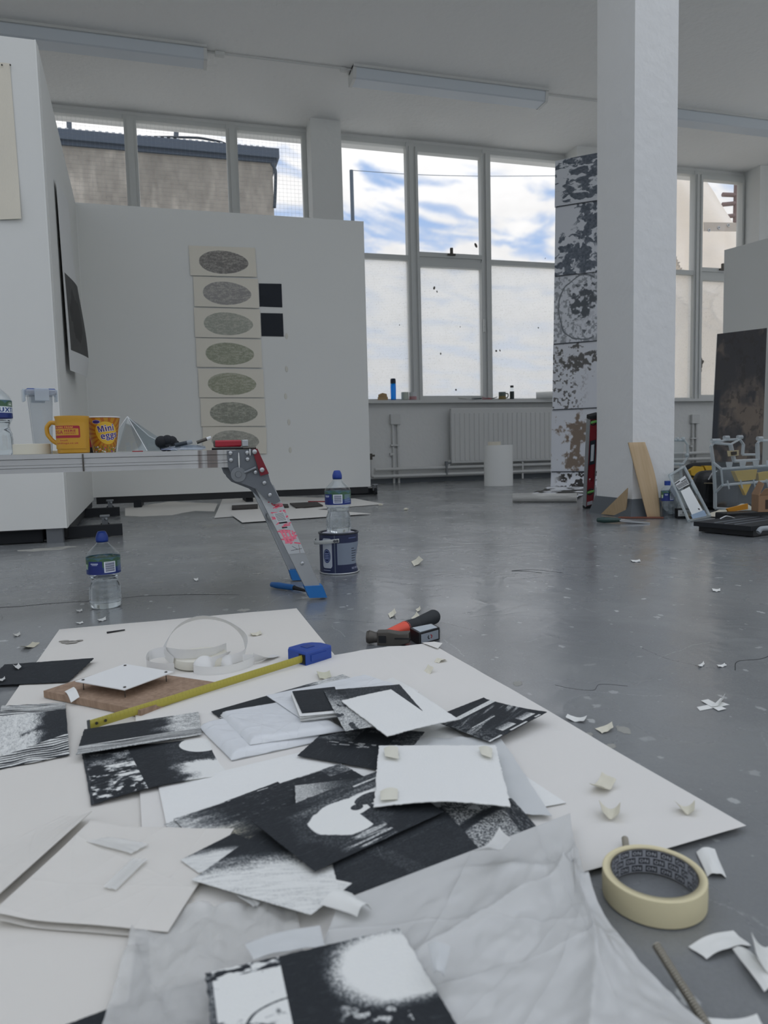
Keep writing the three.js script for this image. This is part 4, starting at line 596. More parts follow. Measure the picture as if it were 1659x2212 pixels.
// ------------------------------------------------------------------ folding work platform
const TY = 0.430;
{
  const t = thing('work_platform', 'paint-splashed folding aluminium work platform on splayed legs with blue feet', 'platform', [0, 0, 0]);
  const zn = -1.955, zf = -2.30, x0 = -1.05, x1 = 0.15;
  const uvRail = (g) => { const p = g.attributes.position, uv = g.attributes.uv; for (let i = 0; i < p.count; i++) uv.setXY(i, p.getX(i) * 1.1, p.getY(i) * 8 + p.getZ(i)); return g; };
  part('deck', uvRail(b2(x0, x1, TY - 0.022, TY, zf, zn - 0.02)), M.alu, t);
  for (const z of [zn, zf]) part('rail', [[0, 0.012, 0.004], [0.013, 0.027, 0.0015], [0.028, 0.034, 0.004], [0.035, 0.047, 0.002]].map(([a, b, d]) => uvRail(b2(x0, x1 - 0.02, TY - b, TY - a, z - 0.02, z + d - 0.004))), M.alu, t);
  part('rail_seam', b2(-0.236, -0.232, TY - 0.046, TY - 0.002, zn, zn + 0.0015), M.darkSteel, t);
  const plate = [[.125,.427,-1.95], [.1926,.4304,-1.95], [.2062,.43,-1.95], [.2323,.364,-1.95], [.2377,.3411,-1.95], [.2634,.2867,-1.95], [.2453,.2773,-1.95], [.2245,.2935,-1.95], [.1981,.3224,-1.95], [.1483,.3444,-1.95], [.1355,.3585,-1.95], [.1268,.3849,-1.95]].map(([x, y]) => [x, Math.min(y, TY + 0.002)]);
  const latch = [[.1915,.4291,-1.94], [.2052,.4312,-1.94], [.2335,.363,-1.94], [.2109,.3575,-1.94]].map(([x, y]) => [x, y]);
  const leg = [[.1984,.323,-1.965], [.248,.33,-1.965], [.3691,.0373,-1.965], [.3254,.0393,-1.965]].map(([x, y]) => [x, y]);
  const foot = [[.3228,.0422,-1.965], [.3745,.0408,-1.965], [.3868,.0051,-1.965], [.3362,.008,-1.965]].map(([x, y]) => [x, Math.max(y, 0)]);
  const legF = [[.2096,.3266,-2.3], [.2538,.3309,-2.3], [.3692,.0356,-2.3], [.3264,.0371,-2.3]].map(([x, y]) => [x, y]);
  const footF = [[.3265,.0386,-2.3], [.3662,.0374,-2.3], [.3757,.0027,-2.3], [.3359,.0041,-2.3]].map(([x, y]) => [x, Math.max(y, 0)]);
  const grey = std(0x6c7176, 0.45, { metalness: 0.3 }), blue = std(0x1f6fb5, 0.5), redM = std(0x7c1f2b, 0.45, { metalness: 0.2 });
  for (const m of [(x) => x, (x) => -0.90 - x]) {
    const E = (pts, d, z) => extr(pts.map(([x, y]) => [m(x), y]), d, 0).translate(0, 0, z);
    part('hinge_plate', E(plate, 0.005, zn), grey, t); part('hinge_plate', E(plate.map(([x, y]) => [x - 0.012, y - 0.002]), 0.005, zn - 0.04), grey, t); part('hinge_plate', E(plate, 0.005, zf - 0.025), grey, t);
    part('latch', E(latch, 0.006, zn + 0.008), redM, t);
    const web = (pts, z0, dir) => { const [a, b, c, d] = pts, k = 0.004, u = ([p, q], [r, s], f) => [mix(p, r, f), mix(q, s, f)]; return [E(pts, k, z0), E([a, u(a, b, 0.12), u(d, c, 0.12), d], 0.023, dir > 0 ? z0 - 0.021 : z0 + 0.001), E([u(b, a, 0.12), b, c, u(c, d, 0.12)], 0.023, dir > 0 ? z0 - 0.021 : z0 + 0.001)]; };
    part('leg', web(leg, -1.968, 1), M.aluClean, t); part('leg', web(legF, -2.302, -1), M.aluClean, t);
    part('foot', E(foot, 0.036, -1.995), blue, t); part('foot', E(footF, 0.036, -2.310), blue, t);
    const c0 = [mix(leg[3][0], leg[0][0], 0.62), mix(leg[3][1], leg[0][1], 0.62)], c1 = [mix(legF[3][0], legF[0][0], 0.62), mix(legF[3][1], legF[0][1], 0.62)];
    part('cross_bar', rod([m(c0[0] + 0.02), c0[1], -1.985], [m(c1[0] + 0.02), c1[1], -2.285], 0.013), M.aluClean, t);
  }
  const riv = [[.134,.4206,-1.944], [.1345,.4021,-1.944], [.178,.4207,-1.944], [.1785,.4033,-1.944], [.1981,.3678,-1.944], [.2205,.3382,-1.944], [.2343,.3048,-1.944], [.3195,.1074,-1.963], [.3525,.0309,-1.963]], rg = new THREE.SphereGeometry(0.0055, 14, 8).scale(1, 1, 0.5);
  for (const p of riv) part('rivet', rg.clone().translate(...p), M.steel, t);
  for (const p of [[.1968,.4227,-1.934], [.2146,.3737,-1.934]]) part('rivet', rg.clone().scale(1.2, 1.2, 1).translate(...p), M.steel, t);
  const pv = [.1523,.3631,-1.944]; part('pivot_bolt', [new THREE.CylinderGeometry(0.008, 0.009, 0.006, 24).rotateX(Math.PI / 2).translate(...pv), new THREE.CylinderGeometry(0.02, 0.02, 0.002, 32).rotateX(Math.PI / 2).translate(pv[0], pv[1], pv[2] - 0.002)], M.zinc, t);
  const s0 = [.1684,.3675,-1.944], s1 = [.1998,.3803,-1.944]; part('slot', rod([s0[0], s0[1], -1.9445], [s1[0], s1[1], -1.9445], 0.004), M.zinc, t);
  // scraped sticker and pink paint on the near leg
  const q = (a, b, f) => [mix(a[0], b[0], f), mix(a[1], b[1], f), -1.9625], W = [q(leg[0], leg[3], 0.12), q(leg[1], leg[2], 0.12), q(leg[1], leg[2], 0.66), q(leg[0], leg[3], 0.66)];
  const st = ctex(256, 1024, (c, w, h) => {
    c.fillStyle = '#b9bdbf'; c.fillRect(0, 0, w, h); c.fillStyle = '#e2677e'; for (let i = 0; i < 46; i++) { c.save(); c.translate(rr(0, w), rr(90, 860)); c.rotate(rr(-0.5, 0.3)); c.fillRect(0, 0, rr(30, 120), rr(8, 30)); c.restore(); }
    c.fillStyle = '#b8283f'; for (let i = 0; i < 14; i++) c.fillRect(rr(0, w - 60), rr(0, 150), rr(20, 90), rr(6, 24));
    c.fillStyle = '#d6dadb'; c.fillRect(70, 250, 150, 170); c.fillStyle = '#3a3a3e'; for (let i = 0; i < 15; i++) c.fillRect(80, 262 + i * 10, 130, 4); c.fillStyle = '#151618'; c.fillRect(84, 428, 120, 26); c.fillRect(92, 520, 80, 22);
    c.fillStyle = '#ee7d92'; for (const [a, b, l, k] of [[40, 580, 30, 230], [90, 560, 26, 250], [150, 590, 30, 200], [205, 600, 24, 160], [40, 700, 190, 24], [30, 800, 120, 26]]) c.fillRect(a, b, l, k);
    c.strokeStyle = '#25262a'; c.lineWidth = 7; c.beginPath(); c.moveTo(110, 880); c.lineTo(170, 950); c.moveTo(60, 960); c.lineTo(240, 940); c.stroke(); c.strokeStyle = '#6b4a3a'; c.lineWidth = 5; c.beginPath(); c.moveTo(220, 860); c.lineTo(180, 1020); c.stroke();
  });
  part('sticker', sheet3(W, 0.0006), std(0xffffff, 0.5, { map: st }), t, 'scraped barcode sticker smeared with pink paint');
  for (const [a, b] of [[[.1574,.4225,-1.946], [.1532,.3792,-1.946]], [[.186,.4317,-1.946], [.1852,.4119,-1.946]]]) part('paint_drip', new THREE.SphereGeometry(1, 8, 6).scale(0.0022, Math.abs(b[1] - a[1]) / 2, 0.002).translate((a[0] + b[0]) / 2, (a[1] + b[1]) / 2, a[2] + 0.0015), std(0xd9dbd8, 0.5), t);
}
{ const a = [.2576,-2.1958], b = [.3442,-2.0739], t = thing('paint_scraper', 'blue handled scraper lying under the foot of the platform', 'scraper', [a[0], 0, a[1]], Math.atan2(-(b[1] - a[1]), b[0] - a[0])); const L = Math.hypot(b[0] - a[0], b[1] - a[1]);
  part('handle', lathe([[0, 0], [0.008, 0.003], [0.010, 0.03], [0.009, L * 0.6], [0.0075, L * 0.68]], 16).rotateZ(-Math.PI / 2).translate(0, 0.011, 0), std(0x1d5f9e, 0.4), t); part('neck', rod([L * 0.66, 0.011, 0], [L * 1.0, 0.007, 0], 0.007, 0.004), M.black, t); }

// ------------------------------------------------------------------ on the platform
{
  const p = [-.4636,.4349,-2.1]; waterBottle([p[0], TY, -2.10], 1.2, 'half-full water bottle standing on the platform, cut by the left edge', lblFront, 0.093);
  const q = [-.3541,.4321,-2.13], c = thing('food_container', 'tall clear plastic container with a clip lid on the platform', 'container', [q[0], TY, -2.13], 0.3);
  part('container_body', new THREE.CylinderGeometry(0.036, 0.026, 0.158, 4, 1, false).rotateY(Math.PI / 4).scale(1.1, 1, 1.1).translate(0, 0.079, 0), phy(0xe9ecee, 0.22, { transmission: 0.85, thickness: 0 }), c);
  part('lid', [rbox(0.076, 0.016, 0.076, 0.006, 0, 0.166, 0)], phy(0xdfe6ee, 0.2, { transmission: 0.6, thickness: 0 }), c); part('seal', rbox(0.07, 0.008, 0.07, 0.003, 0, 0.172, 0), std(0x33508f, 0.5), c);
  for (const [x, z, w, d] of [[0.04, 0, 0.006, 0.036], [-0.04, 0, 0.006, 0.036], [0, 0.04, 0.036, 0.006], [0, -0.04, 0.036, 0.006]]) part('clip', rbox(w, 0.034, d, 0.003, x, 0.159, z), phy(0xe6edf2, 0.2, { transmission: 0.6, thickness: 0 }), c);
  const ring = (ro, ri, h) => lathe([[ri, 0], [ro - 0.001, 0], [ro, 0.001], [ro, h - 0.001], [ro - 0.001, h], [ri, h], [ri, 0]], 56);
  const tp = [-.3624,.4274,-2.02], tr = thing('tape_roll', 'flat roll of cream masking tape on the platform beside the mug', 'tape', [tp[0], TY, -2.02]); part('tape', ring(0.0445, 0.032, 0.027), M.tapeCream, tr);
  const t2 = [-.3675,.4312,-2.14], tr2 = thing('tape_roll', 'thin yellowish tape roll half hidden behind the cream one', 'tape', [t2[0] + 0.02, TY, -2.20]); part('tape', ring(0.036, 0.026, 0.010), std(0xcfc2a0, 0.6), tr2);
  // mug
  const m = [-.2595,.4271,-1.995], mg = thing('mug', 'yellow mug with a red hire firm print standing on the platform', 'mug', [m[0], TY, -1.995], -0.12), Y = std(0xc8962c, 0.3);
  part('mug_body', lathe([[0, 0], [0.036, 0], [0.0385, 0.003], [0.0395, 0.05], [0.0405, 0.088], [0.0422, 0.095], [0.0400, 0.0955], [0.0375, 0.088], [0.0365, 0.006], [0, 0.006]], 48), Y, mg);
  part('handle', tube([[-0.038, 0.078, 0], [-0.052, 0.080, 0.0], [-0.062, 0.068, 0], [-0.061, 0.050, 0], [-0.050, 0.034, 0], [-0.038, 0.026, 0]], 0.0055, 40, 12), Y, mg);
  const mt = ctex(512, 512, (c, w, h) => { c.fillStyle = '#c8962c'; c.fillRect(0, 0, w, h); c.fillStyle = '#a32032'; c.beginPath(); c.roundRect?.(20, 60, 400, 240, 26); c.fill(); c.fillStyle = '#c8962c'; c.fillRect(20, 116, 380, 132); c.fillStyle = '#e7b93c'; c.font = 'bold 40px sans-serif'; c.fillText('ON HIRE FROM', 46, 104); c.fillStyle = '#a32032'; c.font = 'bold 92px sans-serif'; c.fillText('TOGA', 6, 218, 196); c.font = 'bold 66px sans-serif'; c.fillText('HIRE', 218, 184, 170); c.font = 'bold 34px sans-serif'; c.fillText('CENTRES', 220, 222, 166); c.font = 'bold 40px sans-serif'; c.fillText('Email:', 150, 362); c.fillText('hook@toga.co.uk', 60, 416, 330); });
  const pt = gridSheet((u, v) => { const a = -1.32 + 2.45 * u, r = 0.0396 + 0.0006; return [Math.sin(a) * r, 0.012 + 0.066 * v, Math.cos(a) * r]; }, 24, 2, 0.0004); part('print', pt, std(0xffffff, 0.35, { map: mt }), mg);
  // tub
  const b = [-.1922,.4317,-2.07], tb = thing('cardboard_tub', 'yellow sweets tub with purple lettering standing beside the mug', 'tub', [b[0], TY, -2.07], 0.0);
  const tt = ctex(1024, 512, (c, w, h) => {
    c.fillStyle = '#c48c22'; c.fillRect(0, 0, w, h); c.fillStyle = '#b3641a'; for (let i = 0; i < 20; i++) { c.beginPath(); c.moveTo(520, 250); c.lineTo(520 + 700 * Math.cos(i * 0.314), 250 + 700 * Math.sin(i * 0.314)); c.lineTo(520 + 700 * Math.cos(i * 0.314 + 0.13), 250 + 700 * Math.sin(i * 0.314 + 0.13)); c.fill(); }
    c.fillStyle = '#e3b93a'; c.beginPath(); c.ellipse(508, 230, 130, 170, -0.25, 0, 7); c.fill(); c.fillStyle = '#a8701c'; c.lineWidth = 8; c.strokeStyle = '#b87a1c'; c.beginPath(); c.ellipse(508, 230, 130, 170, -0.25, 0, 7); c.stroke();
    c.fillStyle = '#3c2f78'; c.strokeStyle = '#d9d3ea'; c.lineWidth = 10; c.save(); c.translate(410, 220); c.rotate(-0.16); c.font = 'bold 118px sans-serif'; c.strokeText('Mini', 0, 0, 190); c.fillText('Mini', 0, 0, 190); c.strokeText('eggs', 10, 104, 220); c.fillText('eggs', 10, 104, 220); c.restore();
    c.beginPath(); c.ellipse(400, 70, 40, 26, 0, 0, 7); c.fill(); c.strokeStyle = '#cfc4e6'; c.lineWidth = 4; c.stroke();
    c.fillStyle = '#4d7a33'; for (let i = 0; i < 420; i++) c.fillRect(rr(0, w), rr(400, 500), 4, rr(14, 60)); const F = ['#e8e6e0', '#8a5aa8', '#d8772a', '#e8e6e0', '#c33d58']; for (let i = 0; i < 90; i++) { c.fillStyle = F[i % 5]; c.beginPath(); c.arc(rr(0, w), rr(430, 505), rr(5, 13), 0, 7); c.fill(); } });
  part('tub_body', new THREE.CylinderGeometry(0.0435, 0.0285, 0.094, 48, 1, true).rotateY(Math.PI + 0.35).translate(0, 0.048, 0), std(0xffffff, 0.45, { map: tt, side: THREE.DoubleSide }), tb);
  part('rim', new THREE.TorusGeometry(0.0438, 0.0018, 8, 48).rotateX(Math.PI / 2).translate(0, 0.095, 0), std(0xd6d2d0, 0.5), tb); part('tub_base', cyl(0.0283, 0.0283, 0.002, 0, 0.003, 0, 40), std(0xd6d2d0, 0.6), tb);
  const k = [-.2347,.433,-2.16], kb = thing('packet', 'dark red and black packet standing between the mug and the tub', 'packet', [k[0], TY, -2.16], 0.1);
  part('packet_body', rbox(0.05, 0.078, 0.03, 0.003, 0, 0.039, 0), std(0x1d1a20, 0.5), kb); part('stripe', [rbox(0.0505, 0.03, 0.0305, 0.003, 0, 0.03, 0)], std(0x9c2436, 0.5), kb);
  // folded clear film
  const film = phy(0xeef2f4, 0.1, { transmission: 1, thickness: 0, ior: 1.5 }), A = [-.1594,.4333,-2.06], B = [-.154,.4951,-2.08], C = [-.1308,.5286,-2.1], D = [-.0756,.4735,-2.08], E2 = [-.0012,.4305,-2.02], F2 = [-.0794,.4323,-2], G2 = [-.1084,.4338,-2.16];
  const fl = thing('plastic_film', 'folded clear plastic film standing up like a tent on the platform', 'plastic', [A[0], TY, -2.06]), R_ = ([x, y, z]) => [x - A[0], Math.max(0.0015, y - TY), z + 2.06];
  part('film_panel', slab([R_(A), R_(B), R_(C), R_(F2)], 0.0006), film, fl); part('film_panel', slab([R_(C), R_(D), R_(F2)], 0.0006), film, fl); part('film_panel', slab([R_(D), R_(E2), R_(F2)], 0.0006), film, fl); part('film_panel', slab([R_(C), R_(G2), R_(E2)], 0.0006), film, fl);
  for (const [p_, q_] of [[C, F2], [C, D], [D, E2], [A, B], [B, C]]) part('crease', rod(R_(p_), R_(q_), 0.0011, 0.0011, 6), phy(0xf4f6f7, 0.3, { transmission: 0.3, thickness: 0 }), fl);
  // black lump, pens in a pouch, lighter
  const bl = [-.0292,.458,-2.05], lump = thing('rubber_grip', 'black lumpy rubber grip lying behind the clear pouch', 'grip', [bl[0], TY, -2.05]);
  part('grip_body', [[-0.014, 0.026, 0, .017], [0.002, 0.029, 0, .016], [0.014, 0.028, 0, .014], [0.022, 0.018, 0, .013], [0.004, 0.014, 0, .014], [-0.008, 0.012, 0, .012], [0.028, 0.012, 0, .008]].map(([x, y, z, r]) => new THREE.SphereGeometry(r, 20, 14).translate(x, y, z)), M.blackSoft, lump);
  const pu = [.0184,.4374,-2], pp = thing('pen_pouch', 'clear plastic pouch of pens with blue print lying on the platform', 'pouch', [pu[0], TY, -2.0]);
  part('pouch_film', gridSheet((u, v) => [-0.062 + 0.115 * u, 0.002 + (0.004 + 0.018 * u * (1.15 - u) * 1.6) * Math.sin(v * Math.PI) ** 0.7 + 0.002 * fbm(u * 8, v * 8, 2, 3), -0.03 + 0.06 * v], 26, 14, 0.0006), phy(0xe4eaf0, 0.1, { transmission: 0.9, thickness: 0, ior: 1.5 }), pp);
  part('printed_strip', gridSheet((u, v) => [-0.062 + 0.03 * u, 0.0035 + 0.004 * Math.sin(v * Math.PI), -0.02 + 0.04 * v], 6, 6, 0.0006), std(0x2c478c, 0.3), pp);
  const pen = (name, label, a, b, r, m1, m2) => { const t = thing(name, label, 'pen', a), d = V(b[0] - a[0], b[1] - a[1], b[2] - a[2]); part('barrel', rod([0, 0, 0], d.clone().multiplyScalar(0.72).toArray(), r, r, 14), m1, t); part('pen_cap', rod(d.clone().multiplyScalar(0.7).toArray(), d.toArray(), r * 1.12, r * 0.95, 14), m2, t); return t; };
  pen('marker_pen', 'dark marker pen lying across the clear pouch', [-.0076,.4453,-1.985], [.0371,.4542,-1.985], 0.0055, std(0x25313a, 0.4), std(0x8d959b, 0.4));
  pen('marker_pen', 'white capped marker pen pointing up from the clear pouch', [.0494,.4517,-2], [.0878,.4647,-2], 0.0045, M.darkSteel, std(0xdcdfe0, 0.4));
  const li = [.1457,.4444,-1.99], lg = thing('lighter', 'red lighter with a metal hood lying on the end of the platform', 'lighter', [li[0] - 0.003, TY + 0.0075, -1.99], 0.03);
  part('lighter_body', rbox(0.074, 0.019, 0.012, 0.005, -0.012, 0.0095, 0), std(0xa31f30, 0.3), lg); part('hood', [rbox(0.017, 0.0185, 0.0125, 0.002, 0.0345, 0.0095, 0)], M.steel, lg); part('lighter_base', rbox(0.006, 0.018, 0.0115, 0.003, -0.047, 0.0095, 0), M.darkSteel, lg);
  const pe = [.0877,.4306,-1.975], pf = [.2065,.4353,-1.975]; pen('pencil', 'thin black pencil lying under the red lighter', [pe[0], TY + 0.0035, -1.985], [pf[0], TY + 0.0035, -1.985], 0.0032, M.black, M.darkSteel);
  const rb = [-.1025,.4291,-1.97], rs = obj('plastic_chip', rbox(0.027, 0.003, 0.008, 0.001, 0, 0.0015, 0), std(0x9c3a3a, 0.5)); rs.position.set(rb[0], TY, -1.98); tag(rs, 'small red plastic chip on the platform before the clear film', 'plastic');
}

// ------------------------------------------------------------------ on the window sill
{
  const sy = 1.022, S = (n, l, c, p) => thing(n, l, c, [p[0], sy, -8.44], faceCam(p[0], -8.44));
  let t = S('cardboard_box', 'small brown cardboard box on the left end of the sill', 'box', [2.4371,1.0144,-8.44]); part('box_body', rbox(0.125, 0.038, 0.05, 0.003, 0, 0.019, 0), std(0xb59a72, 0.8), t); part('flap', slab([[-0.055, 0.04, 0.02], [0.055, 0.04, 0.02], [0.05, 0.075, 0], [0.0, 0.09, 0], [-0.055, 0.07, 0]], 0.004), std(0xa88d66, 0.8), t);
  t = S('drinking_bottle', 'bright blue drinking bottle with a dark cap on the sill', 'bottle', [2.5734,1.0136,-8.44]); part('bottle_body', lathe([[0, 0], [0.030, 0], [0.033, 0.006], [0.035, 0.15], [0.034, 0.205], [0, 0.205]], 24), phy(0x1fb0ee, 0.2, { transmission: 0.75, thickness: 0 }), t); part('cap', lathe([[0.034, 0.2], [0.034, 0.235], [0.030, 0.262], [0, 0.266]], 24), std(0x16283c, 0.4), t);
  const mugOn = (p, l, m, band, hd = 0) => { const g = S('mug', l, 'mug', p); part('mug_body', lathe([[0, 0], [0.043, 0], [0.046, 0.006], [0.046, 0.096], [0.042, 0.096], [0.042, 0.008], [0, 0.008]], 28), m, g); if (band) part('painted_band', cyl(0.0465, 0.0465, 0.04, 0, 0.024, 0, 28, true), band, g); if (hd) part('handle', tube([[0.044, 0.076, 0], [0.07, 0.074, 0], [0.075, 0.05, 0], [0.066, 0.026, 0], [0.044, 0.022, 0]], 0.007, 24), m, g); };
  mugOn([2.7229,1.0129,-8.44], 'pale green speckled mug on the sill beside the blue bottle', std(0xb9c2b6, 0.4)); mugOn([2.8253,1.0123,-8.44], 'speckled white mug with a pink base on the sill', std(0xc9cccd, 0.4), std(0xb98a8e, 0.5)); mugOn([4.0365,1.0237,-8.44], 'grey-green patterned mug with its handle to the right on the sill', std(0x5d6964, 0.4), std(0x8a7a4a, 0.5), 1);
  t = S('glass_bottle', 'small clear bottle with a dark label on the sill beside the patterned mug', 'bottle', [4.1738,1.023,-8.44]); part('bottle_body', lathe([[0, 0], [0.026, 0], [0.028, 0.01], [0.028, 0.125], [0.020, 0.148], [0.019, 0.155], [0, 0.155]], 24), M.plastic, t); part('label', cyl(0.0285, 0.0285, 0.095, 0, 0.056, 0, 24, true), std(0x2d3a36, 0.5), t); part('cap', cyl(0.022, 0.022, 0.025, 0, 0.167, 0, 20), M.black, t);
  t = S('paper_roll', 'white kitchen paper roll lying on the right end of the sill', 'roll', [4.5187,1.0214,-8.44]); part('roll', lathe([[0.018, 0], [0.046, 0], [0.047, 0.003], [0.047, 0.23], [0.018, 0.23], [0.018, 0]], 32).rotateZ(-Math.PI / 2).translate(0, 0.047, 0), M.white, t);
  t = S('putty_knife', 'pale handled tools lying together in the middle of the sill', 'tool', [3.4922,1.0262,-8.44]); part('handle', rod([-0.12, 0.04, 0], [0.05, 0.014, 0], 0.012, 0.009), std(0xc9cac6, 0.5), t); part('blade', slab([[0.05, 0.014, -0.012], [0.05, 0.014, 0.012], [0.14, 0.006, 0.02], [0.14, 0.006, -0.02]], 0.003), M.steel, t);
  t = S('screwdriver', 'grey tool with a thin shaft lying on the sill beside the red pliers', 'tool', [3.6823,1.0312,-8.44]); part('handle', rod([-0.06, 0.012, 0.02], [0.06, 0.014, 0.02], 0.010), std(0x5f686c, 0.5), t); part('shaft', rod([0.06, 0.014, 0.02], [0.14, 0.02, 0.02], 0.004), M.steel, t);
  t = S('pliers', 'dusty red handled pliers on the sill left of the patterned mug', 'pliers', [3.823,1.0247,-8.44]); part('handle', [rod([-0.07, 0.028, 0], [0.06, 0.008, 0.01], 0.011), rod([-0.06, 0.012, 0.02], [0.06, 0.012, -0.01], 0.011)], std(0xa4696c, 0.5), t); part('jaw', [rod([0.06, 0.010, 0], [0.13, 0.03, 0], 0.007, 0.004)], M.darkSteel, t);
}
{ // curled white card standing before the radiator
  const p = [3.285, -6.98], t = thing('curled_card', 'sheet of white card curled into a half drum standing before the radiator', 'card', [p[0], 0, p[1]], faceCam(...p));
  part('card', gridSheet((u, v) => { const a = -1.75 + 3.5 * u; return [Math.sin(a) * 0.152, 0.002 + 0.435 * v, Math.cos(a) * 0.10]; }, 40, 6, 0.0012), M.white, t);
  part('inner_card', gridSheet((u, v) => { const a = -0.9 + 1.8 * u; return [-0.04 + Math.sin(a) * 0.085, 0.30 + 0.175 * v, 0.02 + Math.cos(a) * 0.05]; }, 16, 4, 0.0012), M.cream, t);
}

// ------------------------------------------------------------------ pile of tool cases at the right
{
  let t = thing('water_bottle', 'empty small water bottle with a square blue cap by the plywood board', 'bottle', [2.595, 0, -3.345], 0.3);
  part('bottle_body', lathe([[0, 0.004], [0.028, 0], [0.033, 0.006], [0.033, 0.05], [0.029, 0.075], [0.034, 0.10], [0.034, 0.155], [0.030, 0.168], [0.014, 0.182], [0.0135, 0.186]], 32), M.bottle, t); part('label', cyl(0.0345, 0.0345, 0.055, 0, 0.126, 0, 32, true).rotateY(2.6), lblBack, t); part('cap', cyl(0.0165, 0.0165, 0.024, 0, 0.196, 0, 24), M.capBlue, t);
  // open clear lid leaning, with a paper insert
  const c = [[2.6655,.2339,-3.42], [2.8289,.2773,-3.5], [2.8175,-.006,-3.27], [2.5629,-.0054,-3.13]].map(([x, y, z]) => [x, Math.max(y, 0.006), z]), n = V(-0.5, 0.35, 0.8).normalize();
  t = thing('case_lid', 'clear plastic organiser lid leaning against the pile, white insert inside', 'lid', [0, 0, 0]);
  part('panel', slab(c, 0.004), M.plastic, t); for (let i = 0; i < 4; i++) part('rim', rod(c[i], c[(i + 1) % 4], 0.008, 0.008, 8), M.plasticRim, t);
  const B = (u, v, d = 0.004) => { const q = bil(c, u, v); return [q[0] + n.x * d, q[1] + n.y * d, q[2] + n.z * d]; };
  part('paper_insert', slab([B(0.22, 0.60), B(0.74, 0.62), B(0.80, 0.13), B(0.24, 0.10)], 0.002), std(0xdfe2e2, 0.7), t); part('blue_strip', slab([B(0.2, 0.10), B(0.86, 0.13), B(0.86, 0.02), B(0.2, 0.02)], 0.002), std(0x93a9c0, 0.5), t);
  const lt = ctex(256, 64, (g, w, h) => { g.fillStyle = '#c9cccd'; g.fillRect(0, 0, w, h); g.fillStyle = '#26282c'; g.fillRect(0, 6, 110, 10); g.font = 'bold 30px sans-serif'; for (let i = 0; i < 16; i++) g.fillRect(8 + i * 15, 24 + (i % 3) * 3, 10, 26); g.fillRect(120, 18, 130, 6); g.fillRect(0, 54, w, 4); });
  part('printed_strip', sheet3([B(0.08, 0.80, 0.006), B(0.78, 0.84, 0.006), B(0.80, 0.66, 0.006), B(0.14, 0.64, 0.006)], 0.0008), std(0xffffff, 0.6, { map: lt }), t);
  part('clip', slab([B(0.92, 0.66, 0.012), B(1.06, 0.70, 0.012), B(1.04, 0.48, 0.012), B(0.94, 0.44, 0.012)], 0.008), M.plasticRim, t); part('clip', slab([B(-0.28, 0.72, 0.01), B(-0.10, 0.78, 0.01), B(-0.04, 0.58, 0.01), B(-0.2, 0.52, 0.01)], 0.008), std(0x5a646e, 0.5), t);
  // upright clear cases
  const caseBars = (nm, lab, segs, panels) => { const k = thing(nm, lab, 'case', [0, 0, 0]); for (const [a, b, r = 0.007] of segs) part('bar', rod(a, b, r, r, 8), M.plasticRim, k); for (const p of panels) part('panel', slab(p, 0.003), M.plastic, k); return k; };
  const z0 = -3.02, a = [[2.6354,.395,-3.06], [2.6513,.3113,-3.06], [2.6658,.1551,-3.06], [2.6673,.073,-3.06], [2.6523,.4112,-3.06], [2.7564,.4018,-3.06], [2.7816,.3147,-3.06], [2.9324,.3153,-3.06], [2.9271,.4029,-3.06], [2.9417,.4172,-3.06], [3.0896,.419,-3.06], [2.648,.2791,-3], [3.063,.2903,-3], [2.6582,.1963,-3], [3.0655,.2101,-3], [3.1011,.0352,-3.06]];
  const b = [[2.8546,.4266,-3.2], [2.943,.4273,-3.2], [2.9682,.3991,-3.2], [2.9633,.3437,-3.2], [3.0564,.3413,-3.2]];
  const tall = caseBars('organiser_case', 'tall clear plastic organiser case with handle notches, standing upright', [[a[0], a[1], .009], [a[1], a[2], .009], [a[2], a[3], .009], [a[0], a[4]], [a[4], a[5]], [a[5], a[6], .011], [a[6], a[7], .009], [a[7], a[8], .011], [a[8], a[9]], [a[9], a[10]], [a[1], a[11]], [a[11], a[12]], [a[11], a[13], .005], [a[13], a[14]], [a[13], a[2]], [a[3], a[15]], [b[0], b[1]], [b[1], b[2]], [b[2], b[3], .009], [b[3], b[4]], [a[4], b[0]], [a[5], b[1], .006]], [[a[11], a[12], a[14], a[13]], [a[1], [a[12][0], a[12][1], -3.06], a[15], a[3]]]);
  for (const p of [a[4], [a[4][0] + 0.02, a[4][1], a[4][2]], b[0], b[1], a[9]]) part('hinge_knob', new THREE.CylinderGeometry(0.011, 0.011, 0.03, 16).rotateZ(Math.PI / 2).translate(p[0], p[1] + 0.012, p[2]), M.plasticRim, tall);
  for (let i = 0; i < 5; i++) { const f = i / 5 + 0.05; part('divider', slab([[mix(a[11][0], a[12][0], f), a[11][1] + 0.035, -2.99], [mix(a[11][0], a[12][0], f + 0.1), a[11][1] + 0.035, -2.99], [mix(a[11][0], a[12][0], f + 0.085), a[11][1] + 0.008, -2.99], [mix(a[11][0], a[12][0], f + 0.015), a[11][1] + 0.008, -2.99]], 0.003), M.plasticRim, tall); part('divider', rod([mix(a[13][0], a[14][0], f), a[13][1] + 0.022, -2.99], [mix(a[13][0], a[14][0], f + 0.03), a[13][1] - 0.02, -2.99], 0.004, 0.004, 6), M.plasticRim, tall); }
  part('latch_plate', slab([[2.7278,.3689,-3.05], [2.8004,.3719,-3.05], [2.8011,.3431,-3.05], [2.7342,.3401,-3.05]], 0.003), std(0xa59a7a, 0.5), tall); part('latch_core', slab([[2.7495,.3636,-3.045], [2.7843,.3651,-3.045], [2.7847,.3483,-3.045], [2.7527,.3468,-3.045]], 0.003), std(0x2b2620, 0.5), tall);
